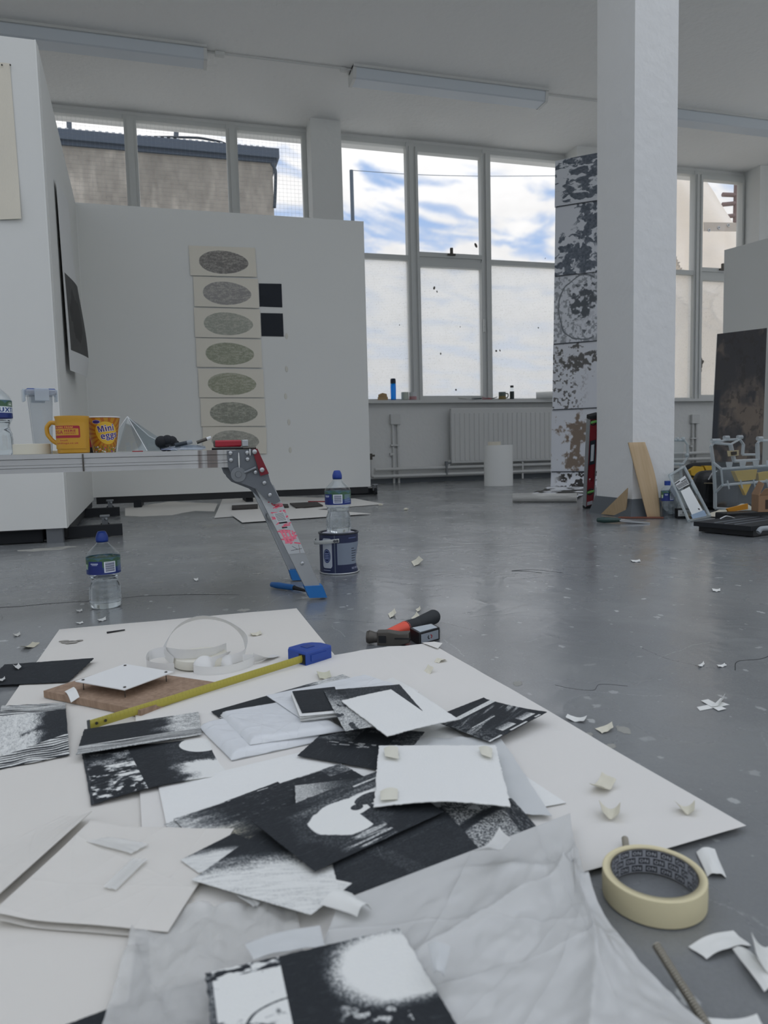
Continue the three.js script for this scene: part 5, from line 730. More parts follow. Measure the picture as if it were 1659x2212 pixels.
  const q = [[2.8767,.4366,-3.72], [3.0044,.4311,-3.72], [3.0285,.405,-3.72], [3.033,.3306,-3.72], [2.9963,.283,-3.72], [2.8784,.2922,-3.72], [2.9793,.2835,-3.72], [2.9884,.1197,-3.72]];
  const sm = caseBars('organiser_case', 'clear plastic organiser case showing its handle right of the column', [[q[0], q[1], .009], [q[1], q[2]], [q[2], q[3], .008], [q[3], q[4], .008], [q[4], q[5], .009], [q[6], q[7], .008]], [[q[0], q[1], q[4], q[5]]]); for (const p of [q[1], [q[1][0] - 0.04, q[1][1], q[1][2]], q[3]]) part('hinge_knob', new THREE.SphereGeometry(0.014, 14, 10).translate(p[0] - 0.01, p[1] + 0.008, p[2]), M.plasticRim, sm);
  // bags
  const bag = (nm, l, x0, x1, y0, y1, z, d, m) => { const k = thing(nm, l, 'bag', [(x0 + x1) / 2, 0, z]); const g = rbox(x1 - x0, y1 - y0, d, 0.07, 0, (y0 + y1) / 2, 0), P_ = g.attributes.position; for (let i = 0; i < P_.count; i++) { const f = 0.03 * (fbm(P_.getX(i) * 9 + 3, P_.getY(i) * 9, 3, 5) - 0.5); P_.setX(i, P_.getX(i) + f); P_.setZ(i, P_.getZ(i) + f * 2); } g.computeVertexNormals(); part('bag_body', g, m, k); return k; };
  const yel = std(0xc09a24, 0.6), X = (px, py, z) => 0;
  const tb0 = [3.3138,.2787,-4.05], tb1 = [3.5683,-.0218,-4.05]; let k = bag('tool_bag', 'black tool bag with yellow panels standing behind the leaning lid', tb0[0], tb0[0] + 0.42, 0.004, tb0[1], -4.05, 0.2, M.blackSoft);
  const patch = (pts, z, m = yel) => pts.map(([x, y]) => [x - k.position.x, y, z - k.position.z]);
  const yp = [[[3.2272,.234,-3.93], [3.2738,.2599,-3.93], [3.3249,.2553,-3.93], [3.3477,.2056,-3.93], [3.2932,.186,-3.93], [3.2349,.2033,-3.93]], [[3.3321,.2611,-3.93], [3.3945,.2593,-3.93], [3.3949,.2347,-3.93], [3.3585,.2175,-3.93]], [[3.2569,.1843,-3.93], [3.3227,.1697,-3.93], [3.3089,.1212,-3.93], [3.2796,.1285,-3.93]]];
  for (const p of yp) part('yellow_panel', slab(p.map(([x, y, z]) => [x - k.position.x, y, z - k.position.z]), 0.03), yel, k);
  const d0 = [3.0296,.0338,-3.6], d1 = [3.1336,.2439,-3.6]; k = bag('tool_bag', 'plain black round-shouldered bag beside the tall clear case', d0[0], d0[0] + 0.30, 0.003, d1[1], -3.65, 0.14, M.black);
  part('strap', tube([[-0.12, 0.19, 0.08], [-0.10, 0.23, 0.09], [-0.06, 0.24, 0.085]], 0.004), std(0xb6b9bb, 0.5), k); part('seam', rod([-0.148, 0.17, 0.078], [-0.07, 0.166, 0.082], 0.003), std(0x8a7f6a, 0.6), k);
  const e0 = [3.0114,.0672,-3.4], e1 = [3.2697,.2464,-3.4]; k = bag('tool_bag', 'dark grey bag with yellow pieces seen through the tall clear case', e0[0], e0[0] + 0.5, 0.003, e1[1] + 0.02, -3.42, 0.16, std(0x3a3e44, 0.7));
  const yq = [[[3.0224,.2481,-3.32], [3.1797,.2536,-3.32], [3.1682,.1957,-3.32], [3.0524,.1893,-3.32]], [[3.0656,.173,-3.32], [3.1427,.178,-3.32], [3.1024,.1081,-3.32]], [[3.1867,.2322,-3.32], [3.2715,.24,-3.32], [3.2732,.1812,-3.32], [3.1943,.1894,-3.32]]];
  for (const p of yq) part('yellow_panel', slab(p.map(([x, y, z]) => [x - k.position.x, y, z - k.position.z]), 0.03), yel, k);
  // cloth, box, tray
  k = obj('canvas_cloth', gridSheet((u, v) => { const p = bil([[2.80, -3.36], [3.25, -3.30], [3.12, -3.10], [2.84, -3.12]], u, v); return [p[0], 0.006 + 0.06 * Math.sin(u * Math.PI) * Math.sin(v * Math.PI) * (0.5 + fbm(u * 5, v * 5, 3, 3)), p[1]]; }, 24, 18, 0.003), std(0xcfc8b6, 0.9)); tag(k, 'crumpled cream canvas cloth under the clear cases', 'cloth');
  k = obj('yellow_strip', slab([[2.6713,.0763,-2.98], [2.8002,.0965,-2.98], [2.8009,.0678,-2.98], [2.6831,.0591,-2.98]], 0.012), std(0xc98a1e, 0.5)); tag(k, 'bright yellow plastic strip lying on the black tray lid', 'plastic');
  k = thing('cardboard_box', 'torn brown cardboard box at the right edge on the black tray', 'box', [2.73, 0.062, -2.80], -0.45); part('box_body', rbox(0.15, 0.085, 0.10, 0.003, 0.03, 0.055, 0), M.card, k); part('flap', slab([[-0.045, 0.095, 0.05], [-0.045, 0.095, -0.05], [-0.02, 0.16, -0.03], [-0.02, 0.15, 0.04]], 0.004, V(-1, 0, 1)), M.card, k); part('flap', slab([[-0.04, 0.095, 0.052], [0.04, 0.098, 0.052], [0.03, 0.135, 0.06], [-0.02, 0.125, 0.06]], 0.004), M.card, k); part('printed_mark', box(0.028, 0.045, 0.001, 0.0, 0.05, 0.0505), std(0x4a3a30, 0.8), k);
  k = thing('tool_tray', 'flat black plastic tool tray in front of the clear cases', 'tray', [0, 0, 0]);
  const tq = [[2.30, -2.755], [2.368, -2.50], [2.80, -2.62], [2.66, -2.87]]; part('tray_base', prism(tq.map(([x, z], i) => [x + (i < 2 ? 0.012 : -0.01), z]), 0.004, 0.03), M.black, k); part('tray_rim', prism([[2.288, -2.762], [2.36, -2.49], [2.82, -2.61], [2.67, -2.885]], 0.03, 0.05), M.blackSoft, k);
  for (const f of [0.3, 0.5, 0.7]) part('divider', slab([[mix(2.31, 2.37, f), 0.053, mix(-2.75, -2.51, f)], [mix(2.66, 2.78, f), 0.053, mix(-2.87, -2.63, f)], [mix(2.66, 2.78, f), 0.05, mix(-2.87, -2.63, f) + 0.008], [mix(2.31, 2.37, f), 0.05, mix(-2.75, -2.51, f) + 0.008]], 0.003), std(0x4a5056, 0.4), k);
  part('handle', tube([[2.3774,.0255,-2.47], [2.3941,.0406,-2.47], [2.4804,.0399,-2.47]].map(([x, y, z]) => [x, Math.max(0.02, y), z]), 0.011, 20), std(0x9aa0a4, 0.4), k); part('wire_coil', tube([[2.4684,.0435,-2.8], [2.5028,.0551,-2.8], [2.5351,.049,-2.8], [2.5623,.0386,-2.8]].map(([x, y, z]) => [x, y + 0.006, z]), 0.004, 24, 6), M.steel, k);
  k = thing('tray_lid', 'black plastic tray lid lying behind the flat tool tray', 'lid', [0, 0, 0]); const l0 = [2.6019,.0214,-2.945]; part('lid_shell', rbox(0.5, 0.058, 0.085, 0.006, l0[0] + 0.25, 0.033, -2.945), M.black, k); part('catch', box(0.05, 0.015, 0.006, l0[0] + 0.22, 0.03, -2.90), std(0x6a7076, 0.4), k);
  k = thing('film_pack', 'small black and white packet lettered ROLL by the empty bottle', 'packet', [2.69, 0, -3.30], -0.35); part('packet_body', rbox(0.12, 0.055, 0.05, 0.004, 0, 0.0275, 0), M.black, k); part('printed_label', sheet3([[-0.057, 0.052, 0.0262], [0.057, 0.052, 0.0262], [0.057, 0.014, 0.0262], [-0.057, 0.014, 0.0262]], 0.0006), std(0xffffff, 0.6, { map: ctex(256, 96, (g, w, h) => { g.fillStyle = '#c6c8c6'; g.fillRect(0, 0, w, h); g.fillStyle = '#1c1d20'; g.fillRect(0, 0, w, 12); g.font = 'bold 46px sans-serif'; g.fillText('ROLL', 50, 62); g.fillRect(20, 76, 200, 4); }) }), k);
  k = obj('plastic_bag', (() => { const g = new THREE.IcosahedronGeometry(1, 5), p = g.attributes.position; for (let i = 0; i < p.count; i++) { const x = p.getX(i), y = p.getY(i), z = p.getZ(i), f = 0.75 + 0.5 * fbm(x * 3 + 5, y * 3 + z * 2, 4, 3); p.setXYZ(i, x * 0.07 * f, 0.085 + y * 0.082 * f, z * 0.05 * f); } g.computeVertexNormals(); return g; })(), phy(0xeef2f3, 0.25, { transmission: 0.7, thickness: 0 })); k.position.set(2.70, 0.004, -3.42); tag(k, 'crumpled clear plastic bag behind the packet lettered ROLL', 'bag');
}
{ // burnt panel leaning on the right display wall
  const c = [[5.0016,1.4387,-5.75], [5.3882,1.4703,-5.55], [5.074,.1722,-5.25], [4.6872,.1807,-5.45]], t = thing('painted_panel', 'tall dark smoke-stained panel leaning by the right display wall', 'painting', [0, 0, 0]);
  const ext = ([x, y, z], [X2, Y2, Z2]) => { const f = (y - 0.01) / (y - Y2); return [x + (X2 - x) * f, 0.01, z + (Z2 - z) * f]; }, D = ext(c[0], c[3]), C = ext(c[1], c[2]);
  const ct = tex(256, 640, (u, v) => { const n = fbm(u * 3 + 1.5 * fbm(u * 4, v * 6, 3, 2), v * 5 + fbm(u * 3, v * 5, 3, 8), 6, 3), d = ss(0.38, 0.66, n + 0.28 * (v - 0.42) + 0.1 * Math.abs(u - 0.5)), wisp = ss(0.53, 0.60, fbm(u * 5 + 3 * n, v * 7, 5, 19)); let c = mix3([0.46, 0.415, 0.37], [0.235, 0.235, 0.245], Math.min(1, d * 0.95 + 0.35 * wisp)); const s = fbm(u * 14, v * 28, 5, 9); if (s > 0.64) c = mix3(c, [0.2, 0.19, 0.18], 0.5); if (u < 0.16 && v < 0.62 && v > 0.3) c = mix3(c, [0.17, 0.19, 0.22], ss(0.16, 0.08, u)); return mix3(c, [0.25, 0.22, 0.21], 0.25 * fbm(u * 5, v * 10, 4, 12)); });
  part('panel', sheet3([c[0], c[1], C, D], 0.012), M.boardEdge, t); const F = V(-0.3, 0.15, 0.9).normalize().multiplyScalar(0.008), sh = (p) => [p[0] + F.x, p[1] + F.y, p[2] + F.z];
  part('painted_sheet', sheet3([sh(c[0]), sh(c[1]), sh(C), sh(D)], 0.0015, 0, V(-0.3, 0, 0.95), () => 0), std(0xffffff, 0.7, { map: ct }), t);
}

// ------------------------------------------------------------------ big sheets of lining paper on the floor
const wave = (a, k, s) => (u, v) => a * fbm(u * k + s, v * k, 3, s);
sheet('lining_paper', 'large sheet of lining paper under the tape coil, farthest from the viewer', 'paper', null, [[-0.300, -1.860], [0.284, -1.866], [0.292, -1.02], [-0.305, -1.012]], 0.0004, M.lining, { lift: wave(0.003, 4, 1), nu: 30, nv: 40, s: 2 });
sheet('lining_paper', 'large pale sheet whose corner points at the masking tape roll', 'paper', null, [[-0.10, -1.36], [0.497, -1.402], [0.568, -0.598], [-0.04, -0.545]], 0.0045, M.lining2, { lift: (u, v) => 0.004 * fbm(u * 4, v * 4, 3, 9) + 0.010 * Math.exp(-(((u - 0.82) / 0.10) ** 2 + ((v - 0.86) / 0.2) ** 2)) * fbm(u * 30, v * 5, 3, 2), nu: 50, nv: 60, s: 3 });
sheet('lining_paper', 'large plain sheet at the bottom left under the folded paper', 'paper', null, [[-0.70, -1.045], [-0.045, -1.03], [-0.06, -0.42], [-0.72, -0.40]], 0.0022, M.lining, { lift: wave(0.002, 4, 5), nu: 30, nv: 30, s: 4 });
sheet('lining_paper', 'plain white sheet showing its upper left corner below the print with the dark post', 'paper', null, [[-0.044, -0.900], [0.36, -0.985], [0.41, -0.70], [-0.022, -0.700]], 0.0080, M.white, { lift: wave(0.002, 3, 6) });
{ const t = obj('paper_scrap', slab([[...[.4777,-1.4], 0].slice(0, 1).concat([0.010, [.4777,-1.4][1]]), [[.5015,-1.3908][0], 0.012, [.5015,-1.3908][1]], [[.5154,-1.3779][0], 0.011, [.5154,-1.3779][1]], [[.4932,-1.3462][0], 0.010, [.4932,-1.3462][1]]], 0.0006), M.lining2); tag(t, 'torn paper tab at the far corner of the pale sheet beside the hammer', 'paper'); }

// far sheets under the wall of oval prints
{
  const F = (name, label, pts, h, m, cat = 'paper', t = 0.002) => { const o = obj(name, prism(pts, h, h + t), m), c = pts.reduce((a, p) => [a[0] + p[0] / pts.length, a[1] + p[1] / pts.length], [0, 0]); moveTo(o, c[0], h, c[1]); return tag(o, label, cat); };
  F('dust_sheet', 'long torn cream sheet on the floor beneath the left part of the oval print wall', [[-.4353,-6.0762],[-.0981,-6.6658],[.298,-6.1431],[.2322,-5.3159],[.0942,-5.4474],[.0106,-5.3236],[-.062,-5.1624],[-.2836,-5.1788],[-.381,-5.276]], 0.0005, M.lining);
  F('dust_sheet', 'wide pale sheet on the floor under the brown boards below the oval print wall', [[.4327,-7.4133],[.7288,-6.858],[1.4502,-5.965],[1.4941,-5.2201],[.9959,-5.0565],[.6741,-4.8725],[.2051,-4.7413]], 0.0032, M.lining2);
  F('dust_sheet', 'pale sheet with a pointed corner behind the paint tin', [[.3222,-4.8911],[.8188,-5.2167],[1.1828,-4.4448],[.6739,-4.3646],[.3465,-4.3031]], 0.006, M.lining2);
  const br = std(0x37322f, 0.7);
  F('wood_board', 'dark brown rectangular board on the far pale sheet, left of the platform leg', [[.3819,-5.6472],[.585,-5.6695],[.5456,-5.2985],[.3561,-5.2825]], 0.0085, br, 'board', 0.008);
  F('wood_board', 'larger dark brown board on the far pale sheet, right of the platform leg', [[.8304,-5.613],[1.0499,-5.6306],[1.0231,-5.228],[.8054,-5.1327]], 0.0085, br, 'board', 0.008);
  F('wood_board', 'small dark brown offcut behind the platform leg on the far pale sheet', [[.7629,-5.5514],[.8026,-5.525],[.7686,-5.249],[.7182,-5.2815]], 0.0085, br, 'board', 0.008);
  const a = [1.0076,-5.7748], b = [1.1537,-5.6741], p = obj('pencil', rod([a[0], 0.010, a[1]], [b[0], 0.010, b[1]], 0.005, 0.005, 8), std(0x9a3238, 0.5)); tag(p, 'red pencil lying on the far pale sheet behind the brown board', 'pencil');
  for (const [x, y, l] of [[822, 1094, 'crumb of cream tape on the tip of the far pale sheet'], [877, 1102, 'lone white crumb on the grey floor right of the far sheets']]) { const q = [[822, [1.4237,-5.0629]], [877, [1.4901,-4.6525]]].find((e) => e[0] === x)[1], o = obj('tape_crumb', new THREE.DodecahedronGeometry(0.014, 0).scale(1.4, 0.6, 0.8).translate(0, 0.008, 0), M.tapeCream); o.position.set(q[0], x === 822 ? 0.006 : 0, q[1]); tag(o, l, 'scrap'); }
}

// ------------------------------------------------------------------ prints on the floor, roughly from the back of the pile to the front
const lay = (label, c, h, ink, o = {}) => sheet(o.name ?? 'print', label, 'print', o.group, c, h, M.pr[ink] ?? ink, { deckle: 0.006, nu: 40, nv: 30, ...o });
const warp = (a) => (u, v) => a * (u * v + (1 - u) * (1 - v)) * 0.5 + a * 0.3 * Math.sin(u * 3) ** 2;
lay('plain black card at the left edge with a torn notch in its far side', [[-.3584,-1.5668],[-.1847,-1.5278],[-.2168,-1.4002],[-.3724,-1.4328]], 0.005, 'plain', { deckle: 0.012, s: 11, lift: (u, v) => 0.006 * u * v });
lay('print with torn white stripes along its top and bottom, at the left edge', [[-.3074,-1.3017],[-.2049,-1.2807],[-.1667,-1.0475],[-.2655,-1.0272]], 0.005, 'striped', { s: 12, lift: (u, v) => 0.007 * Math.sin(v * Math.PI) * u });
lay('print with a dark post between mottled windows and white openings', [[-.1513,-1.0502],[.0191,-1.0483],[.0412,-.9063],[-.12,-.8815]], 0.006, 'arch', { s: 13, lift: (u, v) => 0.006 * (1 - v) * Math.sin(u * 3) });
lay('black print edged with white stripes, under the tip of the tape measure', [[-.1564,-1.1259],[.0111,-1.1417],[.0132,-1.0453],[-.1539,-1.0194]], 0.0105, 'horizon', { s: 14, lift: (u, v) => 0.005 * (1 - v) * (1 - u) });
lay('narrow black print showing behind the white wrapped bundle', [[.0304,-1.1376],[.2704,-1.248],[.2973,-1.1827],[.0467,-1.0944]], 0.010, 'horizon', { s: 15 });
lay('small white card peeping out behind the big blank card', [[.3161,-1.1646],[.3476,-1.1853],[.3679,-1.0997],[.3247,-1.073]], 0.0145, M.white, { s: 16, nu: 8, nv: 8 });
{ // wrapped bundles
  const bun = (label, c, h, th, s) => { const g = gridSheet((u, v) => { const p = bil(c, u, v), e = Math.min(1, Math.min(u, 1 - u, v, 1 - v) * 14); return [p[0], h + th * Math.sqrt(Math.min(1, e)) * (1 - 0.25 * u) + 0.0015 * fbm(u * 8, v * 8, 3, s), p[1]]; }, 40, 40, 0.0008), k = gridSheet((u, v) => { const p = bil(c, u, v); return [p[0], h, p[1]]; }, 40, 40, 0.0008); const m = bil(c, 0.5, 0.5), t = thing('wrapped_bundle', label, 'bundle', [m[0], h, m[1]]); part('tissue_top', g.translate(-m[0], -h, -m[1]), M.bundle, t); part('tissue_under', k.translate(-m[0], -h, -m[1]), M.bundle, t); part('inner_stack', gridSheet((u, v) => { const p = bil(c, 0.06 + u * 0.88, 0.06 + v * 0.88); return [p[0] - m[0], th * 0.55, p[1] - m[1]]; }, 4, 4, th * 0.6), M.white, t); return t; };
  M.bundle = phy(0xdee1e3, 0.42, { bumpMap: creases, bumpScale: 0.006, sheen: 0.2 });
  bun('lower of two bundles wrapped in white tissue, edge towards the viewer folded', [[.0495,-1.0933],[.2072,-1.1437],[.206,-.9728],[.0489,-.9442]].map((p, i) => i === 0 ? [...[[.0103,-1.0778]][0]] : p), 0.0090, 0.009, 3);
  bun('upper bundle wrapped in white tissue, lying on the lower one', [[.043,-1.0951],[.1642,-1.1162],[.2113,-.9708],[.0757,-.9636]], 0.0180, 0.008, 7);
}
{ const t = sheet('tissue_sleeve', 'shiny translucent sleeve behind the little black-topped stack', 'sleeve', null, [[.1182,-1.1363],[.2956,-1.1813],[.3369,-1.1011],[.154,-1.0177]], 0.0255, M.bundle, { lift: (u, v) => 0.002 * fbm(u * 6, v * 6, 3, 4), nu: 24, nv: 20 }); }
{ // little stack of pages
  const c = [[.1564,-1.1121],[.2258,-1.11],[.2133,-.9996],[.1537,-1.0056]], m = bil(c, 0.5, 0.5), t = thing('page_stack', 'little stack of white pages with a black card on top', 'stack', [m[0], 0.0282, m[1]]);
  for (let i = 0; i < 6; i++) { const j = c.map(([x, z]) => [x - m[0] + rr(-0.002, 0.002), z - m[1] + rr(-0.0025, 0.0035)]); part('page', gridSheet((u, v) => { const p = bil(j, u, v); return [p[0], 0.0006 + i * 0.0012, p[1]]; }, 6, 6, 0.0009), M.white, t); }
  const top = c.map(([x, z], i) => [x - m[0] + (i > 1 ? 0.003 : 0.001), z - m[1] - (i > 1 ? 0.008 : 0)]); part('black_card', gridSheet((u, v) => { const p = bil(top, u, v); return [p[0], 0.0082, p[1]]; }, 6, 6, 0.0009), M.pr.plain, t, 'plain black card on top');
}
lay('print fading from pale grey into black, under the corner of the blank card', [[.205,-1.0936],[.3279,-1.0792],[.324,-.9295],[.2002,-.9205]], 0.0378, 'cloud', { s: 18 });
lay('black print with scraped lines of light behind the card with three tape marks', [[.1341,-.922],[.1967,-.9998],[.3191,-.9308],[.2397,-.8341]], 0.0125, 'night', { s: 19, lift: (u, v) => 0.004 * u });
sheet('tissue_sheet', 'thin tissue sheet showing right of the card with three tape marks', 'tissue', null, [[.2895,-.9213],[.4154,-.8903],[.3761,-.6724],[.2417,-.7397]], 0.0112, M.tissue, { lift: (u, v) => 0.005 * fbm(u * 7, v * 7, 4, 3), nu: 30, nv: 30 });
lay('plain sheet under the print with black bars at the far right', [[.371,-.9928],[.4568,-1.0352],[.4694,-.9374],[.3778,-.9144]], 0.0150, M.pr.plain, { s: 20 });
lay('black print with white bars, farthest right on the pale sheet', [[.3491,-.9506],[.454,-1.0198],[.5069,-.9187],[.3906,-.8639]], 0.0180, 'bridge', { s: 21, lift: (u, v) => 0.008 * (1 - v) * (1 - v) * u });
lay('blank white deckle-edged card tilted on the pile', [[.2196,-1.0296],[.3427,-1.0732],[.3643,-.9152],[.2479,-.8783]], 0.0400, M.white, { s: 22, deckle: 0.010, t: 0.0016, name: 'blank_card', lift: (u, v) => -0.006 * u * u });
lay('edge of a smudged grey sheet under the long dark road print', [[-.0349,-.798],[.0993,-.8589],[.1387,-.7623],[-.0002,-.7288]], 0.0102, 'fade', { s: 23 });
lay('long dark print running under the print of the leaning figure', [[-.0254,-.8034],[.1839,-.8802],[.2332,-.7653],[.0062,-.7248]], 0.0120, 'roadDark', { s: 24 });
lay('small grey print fading right into black, on the long dark print', [[.1168,-.8317],[.2203,-.8232],[.2358,-.7555],[.1091,-.7761]], 0.0150, 'fade', { s: 25, lift: (u, v) => 0.004 * (1 - v) });
lay('pale corner of a print under the print of the white road', [[-.0176,-.7119],[.0374,-.746],[.0778,-.6973],[-.0004,-.6832]], 0.0145, 'road', { s: 26 });
lay('print of black dusk over a white ground, lowest in the pile', [[-.0073,-.6702],[.0773,-.7487],[.1586,-.6331],[.0904,-.5758]], 0.0165, 'road', { s: 27, lift: (u, v) => 0.006 * (1 - v) * (1 - u), deckle: 0.004 });
lay('print of speckled paving crossed by a dark shadow', [[.2628,-.7435],[.351,-.7202],[.3486,-.6507],[.2724,-.6302]], 0.0140, 'stone', { s: 28 });
lay('plain black print under the lower edge of the leaning figure print', [[.126,-.6619],[.2649,-.7189],[.2709,-.6279],[.1208,-.5946]], 0.0185, 'plainScratched', { s: 29, deckle: 0.004 });
lay('print of a dark figure leaning over a white pool', [[.056,-.7415],[.224,-.8146],[.2595,-.7],[.1051,-.6357]], 0.0235, 'figure', { s: 30, deckle: 0.004, lift: (u, v) => 0.004 * v });
{ const c = sheet('blank_card', 'white deckle-edged card with three yellowed tape marks', 'card', null, [[.2364,-.877],[.3813,-.8274],[.3284,-.6763],[.187,-.7236]], 0.0290, M.white, { deckle: 0.010, t: 0.0016, s: 31, nu: 60, nv: 40, lift: (u, v) => 0.006 * Math.sin(u * Math.PI) * (1 - v) });
  for (const q of [[[.2366,-.8554],[.2549,-.852],[.2453,-.8189],[.2317,-.8322]], [[.3527,-.8175],[.3677,-.8078],[.3552,-.7833],[.3476,-.7973]], [[.2006,-.7452],[.221,-.744],[.214,-.7214],[.1955,-.7255]]]) { const g = gridSheet((u, v) => { const p = bil(q, u, v); return [p[0] - c.position.x, 0.0035 + 0.003 * Math.sin(u * Math.PI) * v + (bil(q, .5, .5)[1] > -1.0 ? 0.003 : 0), p[1] - c.position.z]; }, 8, 6, 0.0004); part('tape_mark', g, std(0xdddbcc, 0.6), c); } }

// bottom print
lay('large print with a white orb and foliage, nearest the viewer', [[.0005,-.5224],[.1544,-.5256],[.1655,-.3861],[.0053,-.3974]], 0.0300, 'bigMoon', { s: 32, deckle: 0.006, nu: 60, nv: 60 });
lay('dark corner of a print showing at the bottom edge under the tissue', [[-.1004,-.5358],[-.0342,-.5508],[-.0095,-.476],[-.0802,-.4725]], 0.0040, 'plain', { s: 33 });

// tissue and glassine
sheet('tissue_sheet', 'crumpled translucent tissue at the bottom left of the nearest print', 'tissue', null, [[-.0547,-.6559],[.083,-.612],[.0715,-.4419],[-.0778,-.4781]], 0.0085, M.tissueThin, { nu: 60, nv: 60, lift: (u, v) => 0.012 * Math.abs(fbm(u * 5, v * 5, 4, 12) - 0.5) * 1.6 });
{
  const ridge = (u, v, x, y, a, w, h) => { const d = (u - x) * Math.sin(a) - (v - y) * Math.cos(a); return h * Math.exp(-Math.abs(d) / w); };
  const c = [[.1191,-.5885], [.3901,-.6573], [.3256,-.3589], [.0209,-.3996]];
  const g = gridSheet((u, v) => {
    let p = bil(c, u, v); const lift = (0.026 * Math.abs(fbm(u * 3.5, v * 3.5, 4, 21) - 0.5) + 0.008 * fbm(u * 9, v * 9, 3, 23) + ridge(u, v, 0.72, 0.75, -0.55, 0.03, 0.012) + ridge(u, v, 0.6, 0.6, 0.3, 0.025, 0.009) + ridge(u, v, 0.85, 0.4, 1.2, 0.03, 0.010)) * ss(0.18, 0.5, u);
    return [p[0] - 0.045 * ss(0.55, 0.45, v) * ss(0.75, 1, u) * ss(0.95, 0.6, v) * 0 - 0.03 * Math.sin(v * Math.PI) * ss(0.8, 1, u), 0.0215 + lift * ss(0, 0.4, 1 - v), p[1]];
  }, 110, 110, 0.0005);
  const o = obj('glassine_sheet', g, M.glassine); moveTo(o, ...bil([[c[0][0], 0, c[0][1]], [c[1][0], 0, c[1][1]], [c[2][0], 0, c[2][1]], [c[3][0], 0, c[3][1]]], 0.5, 0.5)); tag(o, 'large crumpled glassine sheet spread left of the masking tape roll', 'glassine');
}

// folded sheet at the left
{
  const c = [[-.1113,-.8169],[.0404,-.7556],[-.0264,-.6048],[-.1776,-.6753]], f = [[-.1484,-.8664], [-.1145,-.8409], [-.1829,-.6952], [-.2717,-.7672]], m = bil(c, 0.5, 0.5), t = thing('folded_paper', 'folded cream paper with a raised flap at the left edge, taped twice', 'paper', [m[0], 0.004, m[1]]);
  for (const [i, d] of [[0, 0], [1, 0.002]]) part('fold_layer', gridSheet((u, v) => { const p = bil(c, u, v); return [p[0] - m[0] - d, 0.002 + i * 0.006 + 0.004 * ss(0.25, 0, u) + 0.002 * fbm(u * 3, v * 3, 2, i), p[1] - m[1] - d]; }, 24, 24, 0.0009), M.lining, t);
  part('flap', gridSheet((u, v) => { const p = bil(f, u, v); return [p[0] - m[0], 0.001 + 0.013 * u * u, p[1] - m[1]]; }, 16, 16, 0.0009), M.lining, t);
  for (const q of [[[-.1132,-.7778],[-.0919,-.7801],[-.0495,-.7517],[-.0655,-.7373]], [[-.0759,-.6781],[-.0877,-.6872],[-.0637,-.7289],[-.0492,-.7215]]]) { const cl = phy(0xeeeeea, 0.25, { transparent: true, opacity: 0.6 }); part('clear_tape', gridSheet((u, v) => { const p = bil(q, u, v); return [p[0] - m[0], 0.0115 + 0.0016 * fbm(u * 6, v * 6, 2, 3), p[1] - m[1]]; }, 10, 8, 0.0004), cl, t); }
}

// ------------------------------------------------------------------ MDF board with the raised white plate
{
  const c = [[-.1356,-1.4273],[.0425,-1.2692],[-.0775,-1.166],[-.246,-1.3266]], m = bil(c, 0.5, 0.5), b = obj('mdf_board', (() => { const g = prism(c.map(([x, z]) => [x - m[0], z - m[1]]), 0, 0.012); const p = g.attributes.position, uv = g.attributes.uv; for (let i = 0; i < p.count; i++) uv.setXY(i, p.getX(i) * 3, p.getZ(i) * 3 + p.getY(i)); return g; })(), M.mdf);
  b.position.set(m[0], 0.004, m[1]); tag(b, 'brown MDF board under the white plate on pins', 'board');
  const q = [[-.1916,-1.308],[-.1148,-1.3845],[-.027,-1.3013],[-.1049,-1.2279]], n = bil(q, 0.5, 0.5), t = thing('pinned_plate', 'white card plate held above the brown board on four pins', 'plate', [n[0], 0.016, n[1]]);
  part('plate', prism(q.map(([x, z]) => [x - n[0], z - n[1]]), 0.0155, 0.0170), std(0xe9eae8, 0.5), t);
  for (const [u, v] of [[0.08, 0.92], [0.92, 0.92], [0.92, 0.08], [0.08, 0.08]]) { const p = bil(q, u, v); part('pin', [rod([p[0] - n[0], 0, p[1] - n[1]], [p[0] - n[0], 0.0175, p[1] - n[1]], 0.0008, 0.0008, 8), cyl(0.0025, 0.0025, 0.001, p[0] - n[0], 0.0178, p[1] - n[1], 14)], M.darkSteel, t); }
  const w = [[-.2077,-1.299], [-.1939,-1.3032], [-.1801,-1.2659], [-.1938,-1.2661]], o = obj('tape_scrap', gridSheet((u, v) => { const p = bil([[...w[0], .014], [...w[1], .019], [...w[2], .012], [...w[3], .004]], u, v); return [p[0], p[2] + 0.005 + 0.004 * Math.sin(v * Math.PI), p[1]]; }, 8, 10, 0.0006), M.tapeWhite); tag(o, 'white tape scrap leaning on the near edge of the brown board', 'tape');
}
